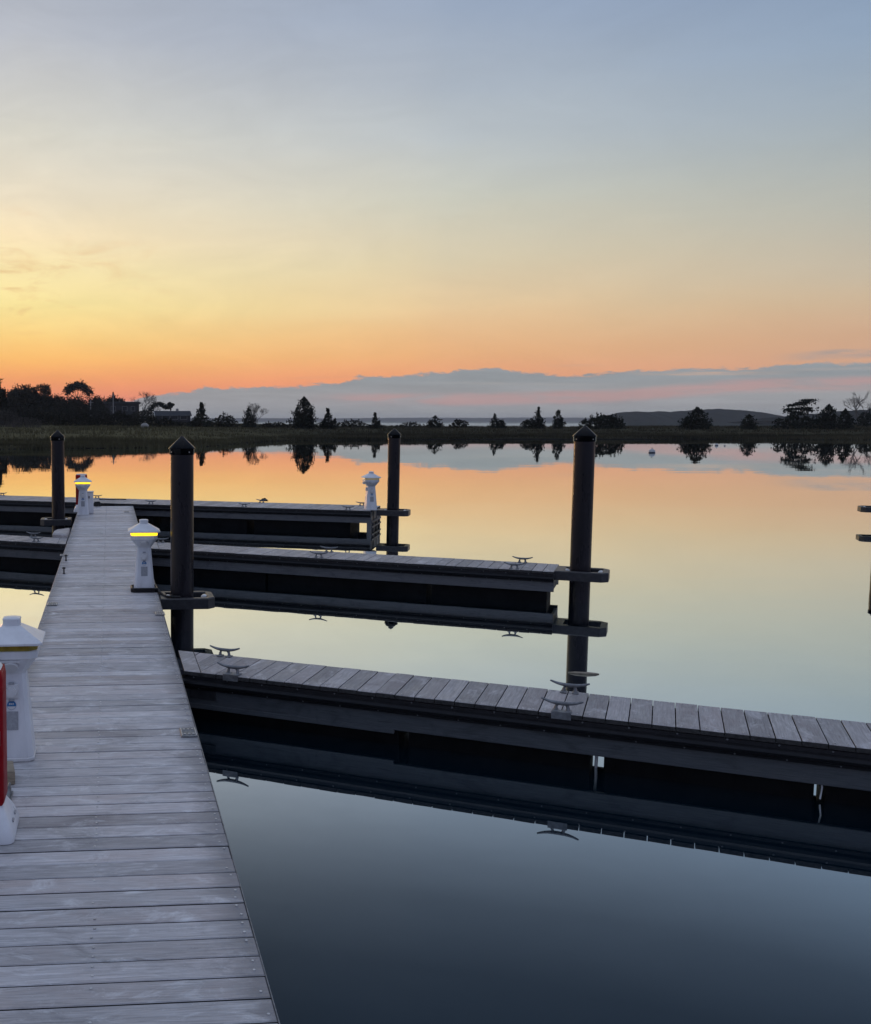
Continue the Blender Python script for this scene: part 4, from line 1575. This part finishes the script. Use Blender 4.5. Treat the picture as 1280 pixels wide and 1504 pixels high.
plant('shrub', 'shrub', 'wide dark thicket right behind the thick pile tip', mound, 885, 605, 68, 180, GR, spikes=12, dens=1.5)
plant('cedar_tree', 'tree', 'broad dark cedar in front of the island hill', cedar, 1021, 598, 44, 180, GR, shape='broad', dens=1.4)
plant('shrub', 'shrub', 'low dark skirt bush at the broad cedar before the island', mound, 1019, 607, 44, 179, GR, spikes=5, dens=1.2)
plant('cedar_tree', 'tree', 'small dark cedar before the right end of the island hill', cedar, 1097, 608.5, 28, 178, GR, shape='broad', dens=1.4)
plant('umbrella_pine', 'tree', 'windswept pine with layered plates leaning right', umbrella_pine, 1166, 586, 42, 182, GR, 'leaf_p', lean=.05, c0=.35, thick=.055,
      spots=[(.44, .975, .30), (.28, .90, .34), (.10, .83, .30), (-.08, .79, .22), (.20, .69, .34), (-.10, .67, .36), (-.28, .62, .26), (.38, .62, .26), (.0, .55, .4)])
plant('shrub', 'shrub', 'long dark thicket under the windswept pine', mound, 1168, 603, 64, 180, GR, spikes=7, dens=1.4)
plant('cedar_tree', 'tree', 'pointed dense cedar right of the windswept pine', cedar, 1213, 594, 32, 179, GR, shape='broad', dens=1.6)
plant('cedar_tree', 'tree', 'stout dark cedar left of the right border bush', cedar, 1238, 600.5, 25, 177, GR, shape='broad', dens=1.6)
plant('shrub', 'shrub', 'dark bush under the leafless tree at the right border', mound, 1272, 600, 36, 215, GR, spikes=3, dens=1.2)
plant('bare_tree', 'tree', 'leafless spreading tree at the right border', bare_tree, 1264, 573, 50, 220, GR, 'leaf_b', 'bark_pale', seed=7, twig=.0, lev=4)


# ------------------------------------------------------------------ houses, poles, boulder on the left shore
def house(label, cat, px0, px1, y_eave, y_ridge, D, depth, gable=True, win=()):
    z0 = land_z((px0 + px1) / 2, D)
    x0, x1 = (px0 - CX) / F * D, (px1 - CX) / F * D
    ze, zr = at(px0, y_eave, D).z, at(px0, y_ridge, D).z
    cx = (x0 + x1) / 2
    hw = (x1 - x0) / 2
    r = thing('house', label, cat, (cx, D, z0 - .2), R(6) if gable else 0, 'houses on the left shore')
    e, rg_ = ze - z0 + .2, zr - z0 + .2
    b = MB()
    b.box((-hw, 0, 0), (hw, depth, e))
    if gable:
        for s in (-1, 1):
            b.add([(s * hw, 0, e), (s * hw, depth, e), (s * hw, depth / 2, rg_ - .12)], [(0, 1, 2) if s > 0 else (1, 0, 2)])
    b.build('wall', M['shingle'], r)
    b = MB()
    if gable:
        t_ = .16
        o = .45
        for s in (0, 1):
            y0 = -o if s == 0 else depth + o
            ym = depth / 2
            zl = e - (rg_ - e) * o / (depth / 2)
            b.loft([[(-hw - o, y0, zl), (-hw - o, ym, rg_), (-hw - o, ym, rg_ + t_), (-hw - o, y0, zl + t_)],
                    [(hw + o, y0, zl), (hw + o, ym, rg_), (hw + o, ym, rg_ + t_), (hw + o, y0, zl + t_)]][::(1 if s else -1)], 0)
        rf = b.build('roof', M['roof'], r)
        c = MB()
        c.box((hw * .3 - .4, depth / 2 - .35, rg_ - .3), (hw * .3 + .4, depth / 2 + .35, rg_ + .9), bev=.03)
        c.build('chimney', M['stone'], rf)
        tr = MB()
        for s in (-1,):
            for y0, y1 in ((-.45, depth / 2), (depth + .45, depth / 2)):
                tr.tube([(s * (hw + .50), y0, e - (rg_ - e) * .45 / (depth / 2) - .02), (s * (hw + .50), y1, rg_ - .02)], .16, 4)
        tr.build('rake_trim', M['trim'], r)
    else:
        b.box((-hw - .5, -.5, e), (hw + .5, depth + .5, rg_), bev=.05)
        b.build('roof', M['roof'], r)
    for fx, fw, fz, fh in win:
        b = MB()
        zc = e * fz
        b.box((fx * hw - fw / 2 - .12, -.07, zc - fh / 2 - .12), (fx * hw + fw / 2 + .12, -.004, zc + fh / 2 + .12), bev=.02)
        wf = b.build('window', M['frame'], r)
        b = MB()
        b.box((fx * hw - fw / 2, -.085, zc - fh / 2), (fx * hw + fw / 2, -.0735, zc + fh / 2))
        b.build('pane', M['glass'], wf)
    return r


house('low gabled house with pale eaves and grey roof behind a round bush', 'house', 230, 280, 610.5, 604, 330, 9.0, True, ((-.45, 2.2, .78, 1.2), (.05, 2.2, .78, 1.2), (.6, 2.0, .78, 1.2)))
house('large grey flat roofed house behind the tall utility pole', 'house', 155, 203, 593, 590, 370, 10.0, False, ((-.5, 1.4, .72, 1.5), (.2, 1.6, .72, 1.5), (.7, 1.2, .72, 1.5)))


def utility_pole(px, ytop, D, label):
    z0 = land_z(px, D)
    h = at(px, ytop, D).z - z0
    r = thing('utility_pole', label, 'utility pole', ((px - CX) / F * D, D, z0), 0, 'utility poles on the left shore')
    b = MB()
    b.tube([(0, 0, -.3), (0, 0, h * .5), (0, 0, h)], [.19, .17, .14], 10)
    b.build('post', M['post'], r)
    b = MB()
    b.box((-.9, -.06, h - .75), (.9, .06, h - .62), bev=.01)
    b.build('crossarm', M['post'], r)
    return r


utility_pole(167, 577.5, 310, 'taller pale utility pole in front of the flat roofed house')
utility_pole(134, 588, 330, 'shorter pole against dark trees left of the flat roofed house')

D_ = 185
bx = (213 - CX) / F * D_
bz = land_z(213, D_)
b = MB()
rr_ = random.Random(5)
rings = []
for k in range(9):
    u = k / 8
    z = .95 * sin(u * pi / 2) ** 1.0
    rad = cos(u * pi / 2 * .97)
    rings.append([(.85 * rad * cos(i * 2 * pi / 14) * (1 + .12 * noise.noise(Vector((i * .8, k * .7, 3)))), .7 * rad * sin(i * 2 * pi / 14), z + .05 * noise.noise(Vector((i * .7, k, 8)))) for i in range(14)])
b.loft(rings, 0, .5, True)
bo = b.build('boulder', M['stone'], None, (bx, D_, bz - .1))
tag(bo, 'pale rounded boulder on the grass below the dark thickets', 'boulder')
